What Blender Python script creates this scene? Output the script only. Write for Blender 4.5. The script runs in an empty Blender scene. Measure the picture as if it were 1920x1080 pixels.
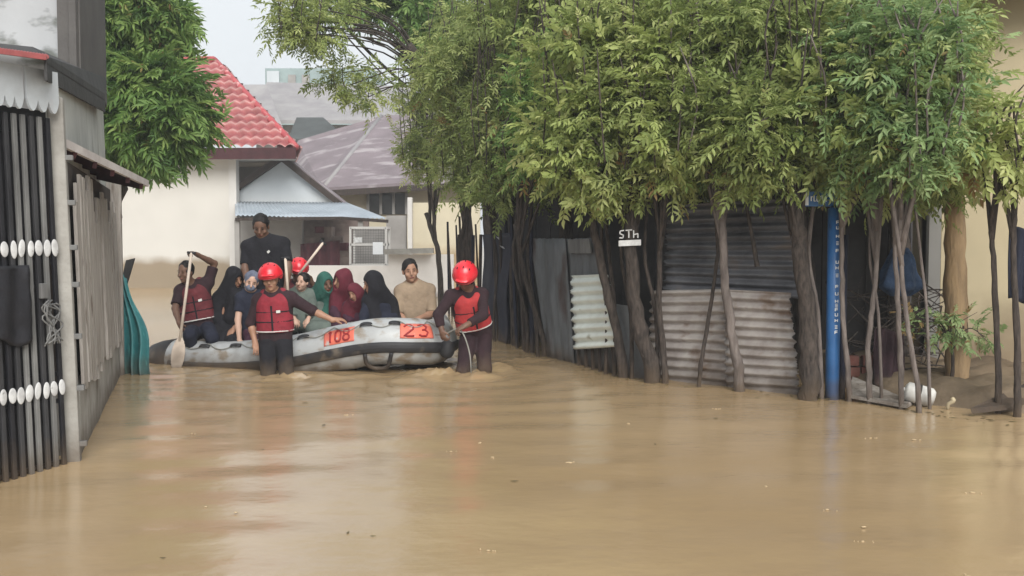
import bpy, math, random
import numpy as np
from mathutils import Vector, Matrix, noise as mn

# ------------------------------------------------------------------ camera
SC = bpy.context.scene
COL = SC.collection
FPX = 1867.0                       # focal length in photo pixels (1920 wide)
PITCH = math.atan(90.0 / FPX)
CH = 1.5
cam_d = bpy.data.cameras.new("camera")
cam_d.sensor_width = 36.0
cam_d.lens = FPX / 1920.0 * 36.0
cam_d.clip_end = 600
cam_d.dof.use_dof = False
cam = bpy.data.objects.new("camera", cam_d)
COL.objects.link(cam)
cam.location = (0, 0, CH)
cam.rotation_euler = (math.pi / 2 - PITCH, 0, 0)
SC.camera = cam

# ------------------------------------------------------------------ sky and light
SUN_EL, SUN_AZ = math.radians(36), math.radians(166)     # high, behind the camera, through cloud
world = bpy.data.worlds.new("World")
SC.world = world
world.use_nodes = True
nt = world.node_tree
nt.nodes.clear()
wo = nt.nodes.new("ShaderNodeOutputWorld")
bg = nt.nodes.new("ShaderNodeBackground")
sky = nt.nodes.new("ShaderNodeTexSky")
sky.sky_type = 'NISHITA'
sky.sun_disc = False
sky.sun_elevation = SUN_EL
sky.sun_rotation = SUN_AZ
sky.dust_density = 4.0
sky.air_density = 1.2
hs = nt.nodes.new("ShaderNodeHueSaturation")
hs.inputs['Saturation'].default_value = 0.35
tc = nt.nodes.new("ShaderNodeTexCoord")
cn = nt.nodes.new("ShaderNodeTexNoise")
cn.inputs['Scale'].default_value = 2.2
cn.inputs['Detail'].default_value = 5
cr = nt.nodes.new("ShaderNodeValToRGB")
cr.color_ramp.elements[0].position = 0.3
cr.color_ramp.elements[0].color = (6.9, 7.3, 7.7, 1)
cr.color_ramp.elements[1].position = 0.7
cr.color_ramp.elements[1].color = (7.9, 8.2, 8.4, 1)
mx = nt.nodes.new("ShaderNodeMixRGB")
mx.inputs[0].default_value = 0.8
nt.links.new(tc.outputs['Generated'], cn.inputs['Vector'])
nt.links.new(cn.outputs['Fac'], cr.inputs[0])
nt.links.new(sky.outputs[0], hs.inputs['Color'])
nt.links.new(hs.outputs[0], mx.inputs[1])
nt.links.new(cr.outputs[0], mx.inputs[2])
nt.links.new(mx.outputs[0], bg.inputs['Color'])
bg.inputs['Strength'].default_value = 0.05
nt.links.new(bg.outputs[0], wo.inputs[0])

sun_d = bpy.data.lights.new("sun", 'SUN')
sun_d.energy = 1.5
sun_d.angle = math.radians(40)
sun_d.color = (1.0, 0.97, 0.92)
sun = bpy.data.objects.new("sun", sun_d)
COL.objects.link(sun)
sd = Vector((math.sin(SUN_AZ) * math.cos(SUN_EL), math.cos(SUN_AZ) * math.cos(SUN_EL), math.sin(SUN_EL)))
sun.rotation_euler = sd.to_track_quat('Z', 'Y').to_euler()
SC.view_settings.view_transform = 'Standard'
SC.view_settings.look = 'None'
SC.view_settings.gamma = 1
SC.view_settings.exposure = 1.4
SC.render.filter_size = 2.5
SC.cycles.max_bounces = 8
SC.cycles.use_denoising = True

# ------------------------------------------------------------------ helpers
def W(px, py, D):
    """world point at depth D seen at photo pixel (px, py)"""
    x = (px - 960) / FPX
    y = (540 - py) / FPX
    d = Vector((x, math.cos(PITCH) + y * math.sin(PITCH), -math.sin(PITCH) + y * math.cos(PITCH)))
    return Vector((0, 0, CH)) + d * (D / d.y)

def G(px, py, z=0.0):
    p = W(px, py, 1.0)
    d = p - Vector((0, 0, CH))
    return Vector((0, 0, CH)) + d * ((z - CH) / d.z)

def tag(o, label=None, cat=None, group=None, kind=None):
    if label: o["label"] = label
    if cat: o["category"] = cat
    if group: o["group"] = group
    if kind: o["kind"] = kind
    return o

def empty(name, loc, label, cat, group=None, kind=None):
    o = bpy.data.objects.new(name, None)
    o.empty_display_size = 0.2
    COL.objects.link(o)
    o.location = loc
    return tag(o, label, cat, group, kind)

def link(name, me, mat, parent=None, smooth=False):
    if mat: me.materials.append(mat)
    if smooth:
        me.polygons.foreach_set("use_smooth", [True] * len(me.polygons))
    o = bpy.data.objects.new(name, me)
    COL.objects.link(o)
    if parent:
        o.parent = parent
        p = parent
        off = Vector((0, 0, 0))
        while p:
            off += p.location
            p = p.parent
        # geometry is written in world coordinates: shift it into the parent's frame
        me.transform(Matrix.Translation(-off))
    return o

def np_mesh(name, V, F, attr=None):
    """V (n,3) float, F (m,k) int"""
    V = np.asarray(V, dtype=np.float32)
    F = np.asarray(F, dtype=np.int32)
    me = bpy.data.meshes.new(name)
    me.vertices.add(len(V))
    me.vertices.foreach_set("co", V.ravel())
    m, k = F.shape
    me.loops.add(m * k)
    me.loops.foreach_set("vertex_index", F.ravel())
    me.polygons.add(m)
    me.polygons.foreach_set("loop_start", np.arange(0, m * k, k, dtype=np.int32))
    if attr is not None:
        a = me.attributes.new("tint", 'FLOAT', 'POINT')
        a.data.foreach_set("value", np.asarray(attr, dtype=np.float32))
    me.update(calc_edges=True)
    return me

class MB:
    def __init__(s):
        s.v = []; s.f = []
    def add(s, vs, fs):
        n = len(s.v)
        s.v += [tuple(v) for v in vs]
        s.f += [tuple(i + n for i in f) for f in fs]
        return s
    def hexa(s, p):
        """8 points: bottom 4 ccw, top 4 ccw"""
        return s.add(p, [(3, 2, 1, 0), (4, 5, 6, 7), (0, 1, 5, 4), (1, 2, 6, 5), (2, 3, 7, 6), (3, 0, 4, 7)])
    def box(s, c, d, rz=0, ax=None):
        c = Vector(c)
        if ax is None:
            ax = (Vector((math.cos(rz), math.sin(rz), 0)), Vector((-math.sin(rz), math.cos(rz), 0)), Vector((0, 0, 1)))
        a, b, e = [Vector(ax[i]) * d[i] / 2 for i in range(3)]
        return s.hexa([c - a - b - e, c + a - b - e, c + a + b - e, c - a + b - e, c - a - b + e, c + a - b + e, c + a + b + e, c - a + b + e])
    def beam(s, p, q, w, h, up=(0, 0, 1)):
        p = Vector(p); q = Vector(q)
        x = (q - p); L = x.length; x.normalize()
        y = Vector(up).cross(x)
        if y.length < 1e-4: y = Vector((0, 1, 0)).cross(x)
        y.normalize(); z = x.cross(y)
        return s.box((p + q) / 2, (L, w, h), ax=(x, y, z))
    def slab(s, pts, t):
        """polygon thickened along vector t"""
        t = Vector(t); n = len(pts)
        pts = [Vector(p) for p in pts]
        vs = pts + [p + t for p in pts]
        fs = [tuple(range(n))[::-1], tuple(range(n, 2 * n))]
        for i in range(n):
            j = (i + 1) % n
            fs.append((i, j, j + n, i + n))
        return s.add(vs, fs)
    def tube(s, pts, rad, n=8, cap=True, jit=0.0, rng=None):
        pts = [Vector(p) for p in pts]
        if not hasattr(rad, '__len__'): rad = [rad] * len(pts)
        base = len(s.v)
        t0 = (pts[1] - pts[0]).normalized()
        u = t0.cross(Vector((0.3, 0.9, 0.2))).normalized()
        for i, p in enumerate(pts):
            t = (pts[min(i + 1, len(pts) - 1)] - pts[max(i - 1, 0)]).normalized()
            u = (u - t * u.dot(t)).normalized()
            w = t.cross(u)
            for k in range(n):
                a = 2 * math.pi * k / n
                r = rad[i] * (1 + (rng.uniform(-jit, jit) if rng else 0))
                s.v.append(tuple(p + (u * math.cos(a) + w * math.sin(a)) * r))
        for i in range(len(pts) - 1):
            for k in range(n):
                a = base + i * n + k; b = base + i * n + (k + 1) % n
                s.f.append((a, b, b + n, a + n))
        if cap:
            s.f.append(tuple(base + k for k in range(n))[::-1])
            s.f.append(tuple(base + (len(pts) - 1) * n + k for k in range(n)))
        return s
    def ell(s, c, r, ax=None, nu=14, nv=9):
        c = Vector(c)
        if ax is None: ax = (Vector((1, 0, 0)), Vector((0, 1, 0)), Vector((0, 0, 1)))
        base = len(s.v)
        for j in range(nv + 1):
            ph = math.pi * j / nv
            for i in range(nu):
                th = 2 * math.pi * i / nu
                q = (math.sin(ph) * math.cos(th) * r[0], math.sin(ph) * math.sin(th) * r[1], math.cos(ph) * r[2])
                s.v.append(tuple(c + ax[0] * q[0] + ax[1] * q[1] + ax[2] * q[2]))
        for j in range(nv):
            for i in range(nu):
                a = base + j * nu + i; b = base + j * nu + (i + 1) % nu
                s.f.append((a, a + nu, b + nu, b))
        return s
    def build(s, name, mat, parent=None, smooth=False, bevel=0):
        me = bpy.data.meshes.new(name)
        me.from_pydata(s.v, [], s.f)
        me.validate(); me.update()
        o = link(name, me, mat, parent, smooth)
        if bevel:
            b = o.modifiers.new("bevel", 'BEVEL'); b.width = bevel; b.segments = 2; b.limit_method = 'ANGLE'
        return o

def grid(name, fn, nu, nv, mat, parent=None, smooth=True, solid=0.0):
    u = np.linspace(0, 1, nu); v = np.linspace(0, 1, nv)
    V = [tuple(fn(a, b)) for b in v for a in u]
    idx = np.arange(nu * nv).reshape(nv, nu)
    F = np.stack([idx[:-1, :-1], idx[:-1, 1:], idx[1:, 1:], idx[1:, :-1]], -1).reshape(-1, 4)
    o = link(name, np_mesh(name, V, F), mat, parent, smooth)
    if solid:
        m = o.modifiers.new("thick", 'SOLIDIFY'); m.thickness = solid; m.offset = 0
    return o

def lerp(a, b, t): return a + (b - a) * t

def spline(pts, n):
    """catmull-rom through pts -> n points"""
    P = [Vector(p) for p in pts]
    P = [P[0] * 2 - P[1]] + P + [P[-1] * 2 - P[-2]]
    out = []
    m = len(P) - 3
    for i in range(n):
        t = i / (n - 1) * m
        k = min(int(t), m - 1); f = t - k
        a, b, c, d = P[k:k + 4]
        out.append(0.5 * ((2 * b) + (c - a) * f + (2 * a - 5 * b + 4 * c - d) * f * f + (3 * b - a - 3 * c + d) * f ** 3))
    return out

# ------------------------------------------------------------------ materials
def new_mat(name):
    m = bpy.data.materials.new(name)
    m.use_nodes = True
    n = m.node_tree
    b = n.nodes['Principled BSDF']
    return m, n, b

def mat(name, c1, c2=None, scale=6.0, rough=0.8, bump=0.0, bscale=None, stretch=(1, 1, 1), metal=0.0, spots=None, spec=0.3, detail=6, wet=True):
    m, n, b = new_mat(name)
    N, L = n.nodes.new, n.links.new
    c2 = c2 or tuple(x * 0.75 for x in c1)
    t = N("ShaderNodeTexCoord"); mp = N("ShaderNodeMapping")
    mp.inputs['Scale'].default_value = stretch
    L(t.outputs['Object'], mp.inputs['Vector'])
    nz = N("ShaderNodeTexNoise"); nz.inputs['Scale'].default_value = scale; nz.inputs['Detail'].default_value = detail
    nz.inputs['Roughness'].default_value = 0.6
    L(mp.outputs[0], nz.inputs['Vector'])
    r = N("ShaderNodeValToRGB")
    r.color_ramp.elements[0].position = 0.32; r.color_ramp.elements[0].color = (*c2, 1)
    r.color_ramp.elements[1].position = 0.68; r.color_ramp.elements[1].color = (*c1, 1)
    L(nz.outputs['Fac'], r.inputs[0])
    out = r.outputs[0]
    if spots:                     # (colour, scale, threshold, stretch)
        mp2 = N("ShaderNodeMapping"); mp2.inputs['Scale'].default_value = spots[3]
        L(t.outputs['Object'], mp2.inputs['Vector'])
        n2 = N("ShaderNodeTexNoise"); n2.inputs['Scale'].default_value = spots[1]; n2.inputs['Detail'].default_value = 4
        L(mp2.outputs[0], n2.inputs['Vector'])
        r2 = N("ShaderNodeValToRGB")
        r2.color_ramp.elements[0].position = spots[2]; r2.color_ramp.elements[0].color = (0, 0, 0, 1)
        r2.color_ramp.elements[1].position = min(spots[2] + 0.12, 1); r2.color_ramp.elements[1].color = (1, 1, 1, 1)
        L(n2.outputs['Fac'], r2.inputs[0])
        mxx = N("ShaderNodeMixRGB"); mxx.inputs[2].default_value = (*spots[0], 1)
        L(r2.outputs[0], mxx.inputs[0]); L(out, mxx.inputs[1]); out = mxx.outputs[0]
    if wet:                       # silt stain where the flood has been
        g = N("ShaderNodeNewGeometry"); sx = N("ShaderNodeSeparateXYZ"); L(g.outputs['Position'], sx.inputs[0])
        n3 = N("ShaderNodeTexNoise"); n3.inputs['Scale'].default_value = 5; L(g.outputs['Position'], n3.inputs['Vector'])
        ma = N("ShaderNodeMath"); ma.operation = 'MULTIPLY_ADD'; ma.inputs[1].default_value = 0.35; L(n3.outputs['Fac'], ma.inputs[0]); L(sx.outputs[2], ma.inputs[2])
        mr = N("ShaderNodeMapRange"); mr.inputs[1].default_value = 0.17; mr.inputs[2].default_value = 0.40; mr.inputs[3].default_value = 0.75; mr.inputs[4].default_value = 0.0
        L(ma.outputs[0], mr.inputs[0])
        mw = N("ShaderNodeMixRGB"); mw.inputs[2].default_value = (0.085, 0.06, 0.038, 1)
        L(mr.outputs[0], mw.inputs[0]); L(out, mw.inputs[1]); out = mw.outputs[0]
    L(out, b.inputs['Base Color'])
    b.inputs['Roughness'].default_value = rough
    b.inputs['Metallic'].default_value = metal
    b.inputs['Specular IOR Level'].default_value = spec
    if bump:
        nb = N("ShaderNodeTexNoise"); nb.inputs['Scale'].default_value = bscale or scale * 4; nb.inputs['Detail'].default_value = 5
        L(mp.outputs[0], nb.inputs['Vector'])
        bp = N("ShaderNodeBump"); bp.inputs['Strength'].default_value = bump; bp.inputs['Distance'].default_value = 0.02
        L(nb.outputs['Fac'], bp.inputs['Height']); L(bp.outputs[0], b.inputs['Normal'])
    return m

def zband_mat(name, top, low, z0, z1, rough=0.85, var=0.85, scale=1.2):
    """painted wall with a dirty flood mark: 'low' colour under height z (ragged edge between z0 and z1)"""
    m, n, b = new_mat(name)
    N, L = n.nodes.new, n.links.new
    t = N("ShaderNodeNewGeometry")
    sp = N("ShaderNodeSeparateXYZ"); L(t.outputs['Position'], sp.inputs[0])
    nz = N("ShaderNodeTexNoise"); nz.inputs['Scale'].default_value = scale; nz.inputs['Detail'].default_value = 7
    L(t.outputs['Position'], nz.inputs['Vector'])
    ad = N("ShaderNodeMath"); ad.operation = 'MULTIPLY_ADD'; ad.inputs[1].default_value = (z1 - z0) * 1.5; L(nz.outputs['Fac'], ad.inputs[0]); L(sp.outputs[2], ad.inputs[2])
    mr = N("ShaderNodeMapRange"); mr.inputs[1].default_value = z0 + (z1 - z0) * 0.75; mr.inputs[2].default_value = z1 + (z1 - z0) * 0.75
    L(ad.outputs[0], mr.inputs[0])
    mc = N("ShaderNodeMixRGB"); mc.inputs[1].default_value = (*low, 1); mc.inputs[2].default_value = (*top, 1)
    L(mr.outputs[0], mc.inputs[0])
    r = N("ShaderNodeValToRGB"); r.color_ramp.elements[0].color = (var, var, var, 1); r.color_ramp.elements[0].position = 0.3; r.color_ramp.elements[1].position = 0.7
    L(nz.outputs['Fac'], r.inputs[0])
    mu = N("ShaderNodeMixRGB"); mu.blend_type = 'MULTIPLY'; mu.inputs[0].default_value = 1
    L(mc.outputs[0], mu.inputs[1]); L(r.outputs[0], mu.inputs[2])
    L(mu.outputs[0], b.inputs['Base Color'])
    b.inputs['Roughness'].default_value = rough
    return m

def leaf_mat(name, dark, mid, young, tr=0.45):
    m, n, b = new_mat(name)
    N, L = n.nodes.new, n.links.new
    a = N("ShaderNodeAttribute"); a.attribute_name = "tint"
    r = N("ShaderNodeValToRGB")
    r.color_ramp.elements[0].position = 0.1; r.color_ramp.elements[0].color = (*dark, 1)
    r.color_ramp.elements[1].position = 0.93; r.color_ramp.elements[1].color = (*young, 1)
    e = r.color_ramp.elements.new(0.5); e.color = (*mid, 1)
    e = r.color_ramp.elements.new(0.985); e.color = (0.30, 0.20, 0.08, 1)
    L(a.outputs['Fac'], r.inputs[0])
    L(r.outputs[0], b.inputs['Base Color'])
    b.inputs['Roughness'].default_value = 0.55
    b.inputs['Specular IOR Level'].default_value = 0.35
    tb = N("ShaderNodeBsdfTranslucent"); L(r.outputs[0], tb.inputs['Color'])
    ms = N("ShaderNodeMixShader"); ms.inputs[0].default_value = tr
    L(b.outputs[0], ms.inputs[1]); L(tb.outputs[0], ms.inputs[2])
    L(ms.outputs[0], n.nodes['Material Output'].inputs[0])
    return m

M = {}
M['mud'] = mat('mud', (0.20, 0.15, 0.10), (0.10, 0.075, 0.05), 2.5, 0.7, 0.6, 18, wet=False)
M['concrete'] = mat('concrete', (0.36, 0.35, 0.325), (0.23, 0.22, 0.20), 3, 0.9, 0.35, 30, spots=((0.12, 0.10, 0.08), 2.2, 0.56, (1, 1, 0.4)))
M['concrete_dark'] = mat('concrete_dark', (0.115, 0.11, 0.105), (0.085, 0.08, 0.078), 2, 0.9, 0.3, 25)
M['wood_old'] = mat('wood_old', (0.46, 0.43, 0.40), (0.25, 0.225, 0.20), 4, 0.9, 0.5, 20, stretch=(6, 6, 0.6), spots=((0.14, 0.11, 0.09), 5, 0.6, (3, 3, 0.5)))
M['wood_dark'] = mat('wood_dark', (0.06, 0.045, 0.038), (0.03, 0.024, 0.022), 4, 0.9, 0.4, 20, stretch=(5, 5, 0.6))
M['awning_edge'] = mat('awning_edge', (0.62, 0.58, 0.56), (0.42, 0.38, 0.37), 4, 0.8, 0.3)
M['maroon_wood'] = mat('maroon_wood', (0.07, 0.025, 0.028), (0.04, 0.015, 0.018), 4, 0.85, 0.3)
M['black_paint'] = mat('black_paint', (0.018, 0.018, 0.022), (0.010, 0.010, 0.013), 8, 0.55, 0.2)
M['bar_grey'] = mat('bar_grey', (0.20, 0.20, 0.195), (0.09, 0.09, 0.09), 5, 0.6, 0.3, 30, stretch=(1, 1, 0.3))
M['bar_dark'] = mat('bar_dark', (0.045, 0.045, 0.048), (0.015, 0.015, 0.018), 5, 0.6, 0.3, 30, stretch=(1, 1, 0.3))
M['oval_paint'] = mat('oval_paint', (0.66, 0.67, 0.67), (0.42, 0.42, 0.42), 14, 0.7, spots=((0.12, 0.11, 0.10), 22, 0.66, (1, 1, 1)))
M['fascia'] = mat('fascia', (0.48, 0.52, 0.55), (0.34, 0.36, 0.375), 2.5, 0.7, 0.2, spots=((0.35, 0.28, 0.28), 2.0, 0.6, (2, 2, 0.4)))
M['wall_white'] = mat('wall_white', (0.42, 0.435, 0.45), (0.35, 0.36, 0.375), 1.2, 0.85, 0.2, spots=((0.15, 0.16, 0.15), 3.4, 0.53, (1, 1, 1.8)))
M['wall_plain'] = mat('wall_plain', (0.52, 0.53, 0.50), (0.36, 0.37, 0.35), 1.8, 0.85, 0.2, spots=((0.22, 0.22, 0.2), 1.5, 0.62, (2, 2, 0.5)))
M['red_roof_edge'] = mat('red_roof_edge', (0.34, 0.09, 0.09), (0.22, 0.07, 0.07), 12, 0.7)
M['sheet_dark'] = mat('sheet_dark', (0.055, 0.055, 0.055), (0.03, 0.03, 0.032), 4, 0.7, 0.3)
M['teal_tarp'] = mat('teal_tarp', (0.06, 0.25, 0.26), (0.03, 0.16, 0.175), 6, 0.45, 0.4, 14, spots=((0.12, 0.40, 0.38), 7, 0.62, (3, 3, 0.6)), spec=0.5)
M['house_white'] = zband_mat('house_white', (0.545, 0.53, 0.495), (0.25, 0.20, 0.14), 0.75, 1.05, var=0.93)
M['house_trim'] = mat('house_trim', (0.58, 0.57, 0.55), (0.50, 0.49, 0.47), 2, 0.7)
M['red_tile'] = mat('red_tile', (0.46, 0.09, 0.095), (0.32, 0.06, 0.07), 3.0, 0.6, 0.2, spots=((0.58, 0.30, 0.29), 5, 0.56, (1, 1, 1)))
M['pale_plaster'] = mat('pale_plaster', (0.74, 0.71, 0.68), (0.64, 0.61, 0.58), 2, 0.8)
M['roof_purple'] = mat('roof_purple', (0.21, 0.175, 0.19), (0.155, 0.13, 0.14), 1.0, 0.6, 0.1, spots=((0.32, 0.29, 0.3), 0.8, 0.55, (1, 3, 1)))
M['roof_grey'] = mat('roof_grey', (0.30, 0.29, 0.29), (0.22, 0.21, 0.22), 1.0, 0.7, 0.1)
M['roof_dark'] = mat('roof_dark', (0.075, 0.085, 0.085), (0.05, 0.055, 0.055), 1.0, 0.7)
M['cream_wall'] = zband_mat('cream_wall', (0.52, 0.47, 0.35), (0.33, 0.24, 0.14), 0.9, 1.4)
M['beige_wall'] = zband_mat('beige_wall', (0.50, 0.425, 0.28), (0.22, 0.16, 0.10), 0.15, 0.95, var=0.86, scale=1.6)
M['gable_blue'] = mat('gable_blue', (0.50, 0.54, 0.57), (0.42, 0.46, 0.49), 0.8, 0.6)
M['awning_blue'] = mat('awning_blue', (0.40, 0.45, 0.50), (0.28, 0.32, 0.36), 1.2, 0.45, 0.1)
M['grey_wall'] = mat('grey_wall', (0.30, 0.29, 0.28), (0.22, 0.21, 0.2), 1.2, 0.85)
M['glass_dark'] = mat('glass_dark', (0.05, 0.05, 0.05), (0.03, 0.03, 0.03), 3, 0.15, spec=0.5)
M['brown_stuff'] = mat('brown_stuff', (0.22, 0.18, 0.16), (0.10, 0.07, 0.065), 2.5, 0.9)
M['red_cloth_dull'] = mat('red_cloth_dull', (0.12, 0.04, 0.05), (0.07, 0.025, 0.035), 4, 0.9)
M['teal_block'] = mat('teal_block', (0.28, 0.36, 0.36), (0.22, 0.28, 0.28), 1, 0.8)
M['bark'] = mat('bark', (0.085, 0.068, 0.058), (0.025, 0.021, 0.019), 16, 0.95, 0.8, 28, stretch=(2, 2, 0.5))
M['bark_pale'] = mat('bark_pale', (0.20, 0.17, 0.155), (0.09, 0.075, 0.068), 9, 0.95, 0.7, 28, stretch=(2, 2, 0.5))
M['bark_tan'] = mat('bark_tan', (0.36, 0.25, 0.14), (0.20, 0.14, 0.085), 5, 0.95, 0.6, 20, stretch=(2, 2, 0.5))
M['rust_sheet'] = mat('rust_sheet', (0.44, 0.41, 0.39), (0.22, 0.19, 0.175), 3, 0.6, 0.2, 20, metal=0.15, spots=((0.17, 0.12, 0.09), 3.2, 0.58, (1, 1, .6)))
M['blue_sheet'] = mat('blue_sheet', (0.16, 0.165, 0.185), (0.07, 0.072, 0.08), 3, 0.6, 0.2, 20, metal=0.15, spots=((0.16, 0.14, 0.13), 3.0, 0.6, (1, 1, 1)))
M['pale_sheet'] = mat('pale_sheet', (0.78, 0.84, 0.80), (0.62, 0.66, 0.62), 3, 0.5, 0.15, 20, spots=((0.30, 0.30, 0.24), 5, 0.64, (1, 1, 1)))
M['grey_sheet'] = mat('grey_sheet', (0.16, 0.17, 0.18), (0.09, 0.095, 0.10), 3, 0.7, 0.3, 16, stretch=(2, 2, 0.5), spots=((0.07, 0.05, 0.045), 2, 0.55, (1, 1, 0.6)))
M['navy'] = mat('navy', (0.022, 0.026, 0.045), (0.012, 0.013, 0.024), 4, 0.85, 0.4, 12)
M['blue_pole'] = mat('blue_pole', (0.03, 0.13, 0.34), (0.02, 0.09, 0.24), 5, 0.4, 0.1, spots=((0.03, 0.04, 0.07), 6, 0.64, (2, 2, 0.6)), spec=0.5)
M['paint_white'] = mat('paint_white', (0.74, 0.76, 0.78), (0.66, 0.68, 0.7), 8, 0.6)
M['blue_net'] = mat('blue_net', (0.05, 0.085, 0.16), (0.02, 0.04, 0.08), 9, 0.9, 0.5)
M['plastic_white'] = mat('plastic_white', (0.74, 0.74, 0.72), (0.60, 0.60, 0.57), 5, 0.5, 0.2)
M['cream_plastic'] = mat('cream_plastic', (0.75, 0.66, 0.45), (0.6, 0.5, 0.32), 9, 0.6)
M['brick'] = mat('brick', (0.20, 0.075, 0.06), (0.11, 0.05, 0.04), 5, 0.9, 0.4)
M['dark_shed'] = mat('dark_shed', (0.10, 0.095, 0.095), (0.05, 0.047, 0.05), 2, 0.9, 0.3)
M['wire'] = mat('wire', (0.05, 0.05, 0.055), None, 5, 0.7)
M['raft_grey'] = mat('raft_grey', (0.42, 0.44, 0.45), (0.32, 0.33, 0.335), 3, 0.42, 0.1, 12, spots=((0.24, 0.205, 0.165), 5.0, 0.52, (1, 1, 1.6)), spec=0.45)
M['raft_black'] = mat('raft_black', (0.03, 0.03, 0.034), (0.02, 0.02, 0.022), 6, 0.55, 0.1, spots=((0.12, 0.10, 0.08), 4, 0.6, (1, 1, 1)))
M['orange'] = mat('orange', (0.68, 0.16, 0.10), (0.50, 0.13, 0.10), 8, 0.5, spots=((0.42, 0.36, 0.34), 14, 0.60, (1, 1, 1)))
M['num_red'] = mat('num_red', (0.30, 0.025, 0.03), None, 8, 0.5)
M['rope'] = mat('rope', (0.32, 0.32, 0.30), (0.2, 0.2, 0.18), 20, 0.9)
M['helmet_red'] = mat('helmet_red', (0.72, 0.03, 0.045), (0.60, 0.02, 0.035), 8, 0.28, 0.0, spec=0.6)
M['vest_red'] = mat('vest_red', (0.27, 0.025, 0.04), (0.16, 0.018, 0.028), 9, 0.8, 0.5, 30)
M['vest_bright'] = mat('vest_bright', (0.46, 0.045, 0.045), (0.30, 0.03, 0.035), 9, 0.8, 0.5, 30)
M['vest_dull'] = mat('vest_dull', (0.15, 0.03, 0.036), (0.09, 0.02, 0.026), 9, 0.85, 0.5, 30)
M['reflective'] = mat('reflective', (0.62, 0.62, 0.6), None, 10, 0.5)
M['cloth_black'] = mat('cloth_black', (0.014, 0.014, 0.019), (0.009, 0.009, 0.012), 6, 0.9, 0.5, 25)
M['cloth_navy'] = mat('cloth_navy', (0.02, 0.024, 0.042), (0.012, 0.014, 0.026), 6, 0.9, 0.5, 25)
M['cloth_darkred'] = mat('cloth_darkred', (0.036, 0.018, 0.023), (0.022, 0.012, 0.015), 6, 0.9, 0.5, 25)
M['cloth_maroon'] = mat('cloth_maroon', (0.13, 0.022, 0.035), (0.085, 0.015, 0.026), 6, 0.9, 0.5, 25)
M['cloth_plum'] = mat('cloth_plum', (0.06, 0.022, 0.04), (0.04, 0.016, 0.028), 6, 0.9, 0.5, 25)
M['cloth_green'] = mat('cloth_green', (0.035, 0.13, 0.10), (0.022, 0.08, 0.068), 6, 0.9, 0.5, 25)
M['cloth_sage'] = mat('cloth_sage', (0.13, 0.16, 0.14), (0.09, 0.11, 0.10), 6, 0.9, 0.5, 25)
M['cloth_tan'] = mat('cloth_tan', (0.33, 0.25, 0.175), (0.22, 0.165, 0.115), 5, 0.9, 0.5, 25)
M['cloth_lilac'] = mat('cloth_lilac', (0.26, 0.25, 0.30), (0.19, 0.18, 0.22), 6, 0.9, 0.5, 25)
M['cloth_greyblue'] = mat('cloth_greyblue', (0.16, 0.18, 0.24), (0.08, 0.09, 0.13), 12, 0.9, 0.5, 25)
M['cloth_olive'] = mat('cloth_olive', (0.07, 0.055, 0.045), (0.04, 0.03, 0.025), 8, 0.9, 0.5, 25)
M['hair'] = mat('hair', (0.012, 0.010, 0.010), (0.006, 0.005, 0.005), 30, 0.6, 0.5, 60)
M['skin'] = mat('skin', (0.36, 0.205, 0.14), (0.29, 0.16, 0.105), 9, 0.5)
M['skin_light'] = mat('skin_light', (0.52, 0.34, 0.26), (0.44, 0.28, 0.21), 9, 0.5)
M['skin_dark'] = mat('skin_dark', (0.17, 0.095, 0.065), (0.12, 0.068, 0.048), 9, 0.5)
M['eye_dark'] = mat('eye_dark', (0.02, 0.015, 0.012), None, 5, 0.2)
M['lips'] = mat('lips', (0.25, 0.09, 0.07), None, 5, 0.5)
M['paddle_white'] = mat('paddle_white', (0.66, 0.56, 0.47), (0.5, 0.42, 0.35), 6, 0.5)
M['leaf_hedge'] = leaf_mat('leaf_hedge', (0.13, 0.18, 0.05), (0.31, 0.38, 0.125), (0.54, 0.58, 0.25))
M['leaf_yellow'] = leaf_mat('leaf_yellow', (0.18, 0.24, 0.07), (0.39, 0.46, 0.15), (0.62, 0.64, 0.30))
M['leaf_deep'] = leaf_mat('leaf_deep', (0.06, 0.13, 0.045), (0.16, 0.28, 0.075), (0.34, 0.46, 0.14))
M['leaf_blue'] = leaf_mat('leaf_blue', (0.10, 0.18, 0.075), (0.23, 0.35, 0.14), (0.42, 0.52, 0.25))

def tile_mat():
    """clay tiles: shade painted where one course tucks under the next, pinkish highlight painted on the lips, random tile tone"""
    m, n, b = new_mat('red_tile_shaded')
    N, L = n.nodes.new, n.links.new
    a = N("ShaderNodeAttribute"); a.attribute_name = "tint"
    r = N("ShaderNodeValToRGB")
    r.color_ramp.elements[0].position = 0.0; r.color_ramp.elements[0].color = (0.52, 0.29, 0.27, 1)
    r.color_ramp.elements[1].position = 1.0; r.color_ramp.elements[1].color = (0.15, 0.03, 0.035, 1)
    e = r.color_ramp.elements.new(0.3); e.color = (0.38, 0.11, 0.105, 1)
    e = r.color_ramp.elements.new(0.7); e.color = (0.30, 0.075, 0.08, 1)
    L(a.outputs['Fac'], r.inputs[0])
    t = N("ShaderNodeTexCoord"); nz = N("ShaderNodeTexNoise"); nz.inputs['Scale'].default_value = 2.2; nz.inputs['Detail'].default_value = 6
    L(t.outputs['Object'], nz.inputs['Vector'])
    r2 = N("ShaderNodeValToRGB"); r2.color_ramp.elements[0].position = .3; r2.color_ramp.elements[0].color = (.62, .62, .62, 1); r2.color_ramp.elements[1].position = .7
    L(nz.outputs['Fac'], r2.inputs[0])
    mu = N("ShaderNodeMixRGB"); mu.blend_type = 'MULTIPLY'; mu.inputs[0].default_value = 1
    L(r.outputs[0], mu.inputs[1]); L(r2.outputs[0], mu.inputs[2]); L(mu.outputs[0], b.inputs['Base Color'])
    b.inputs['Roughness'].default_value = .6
    return m
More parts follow.
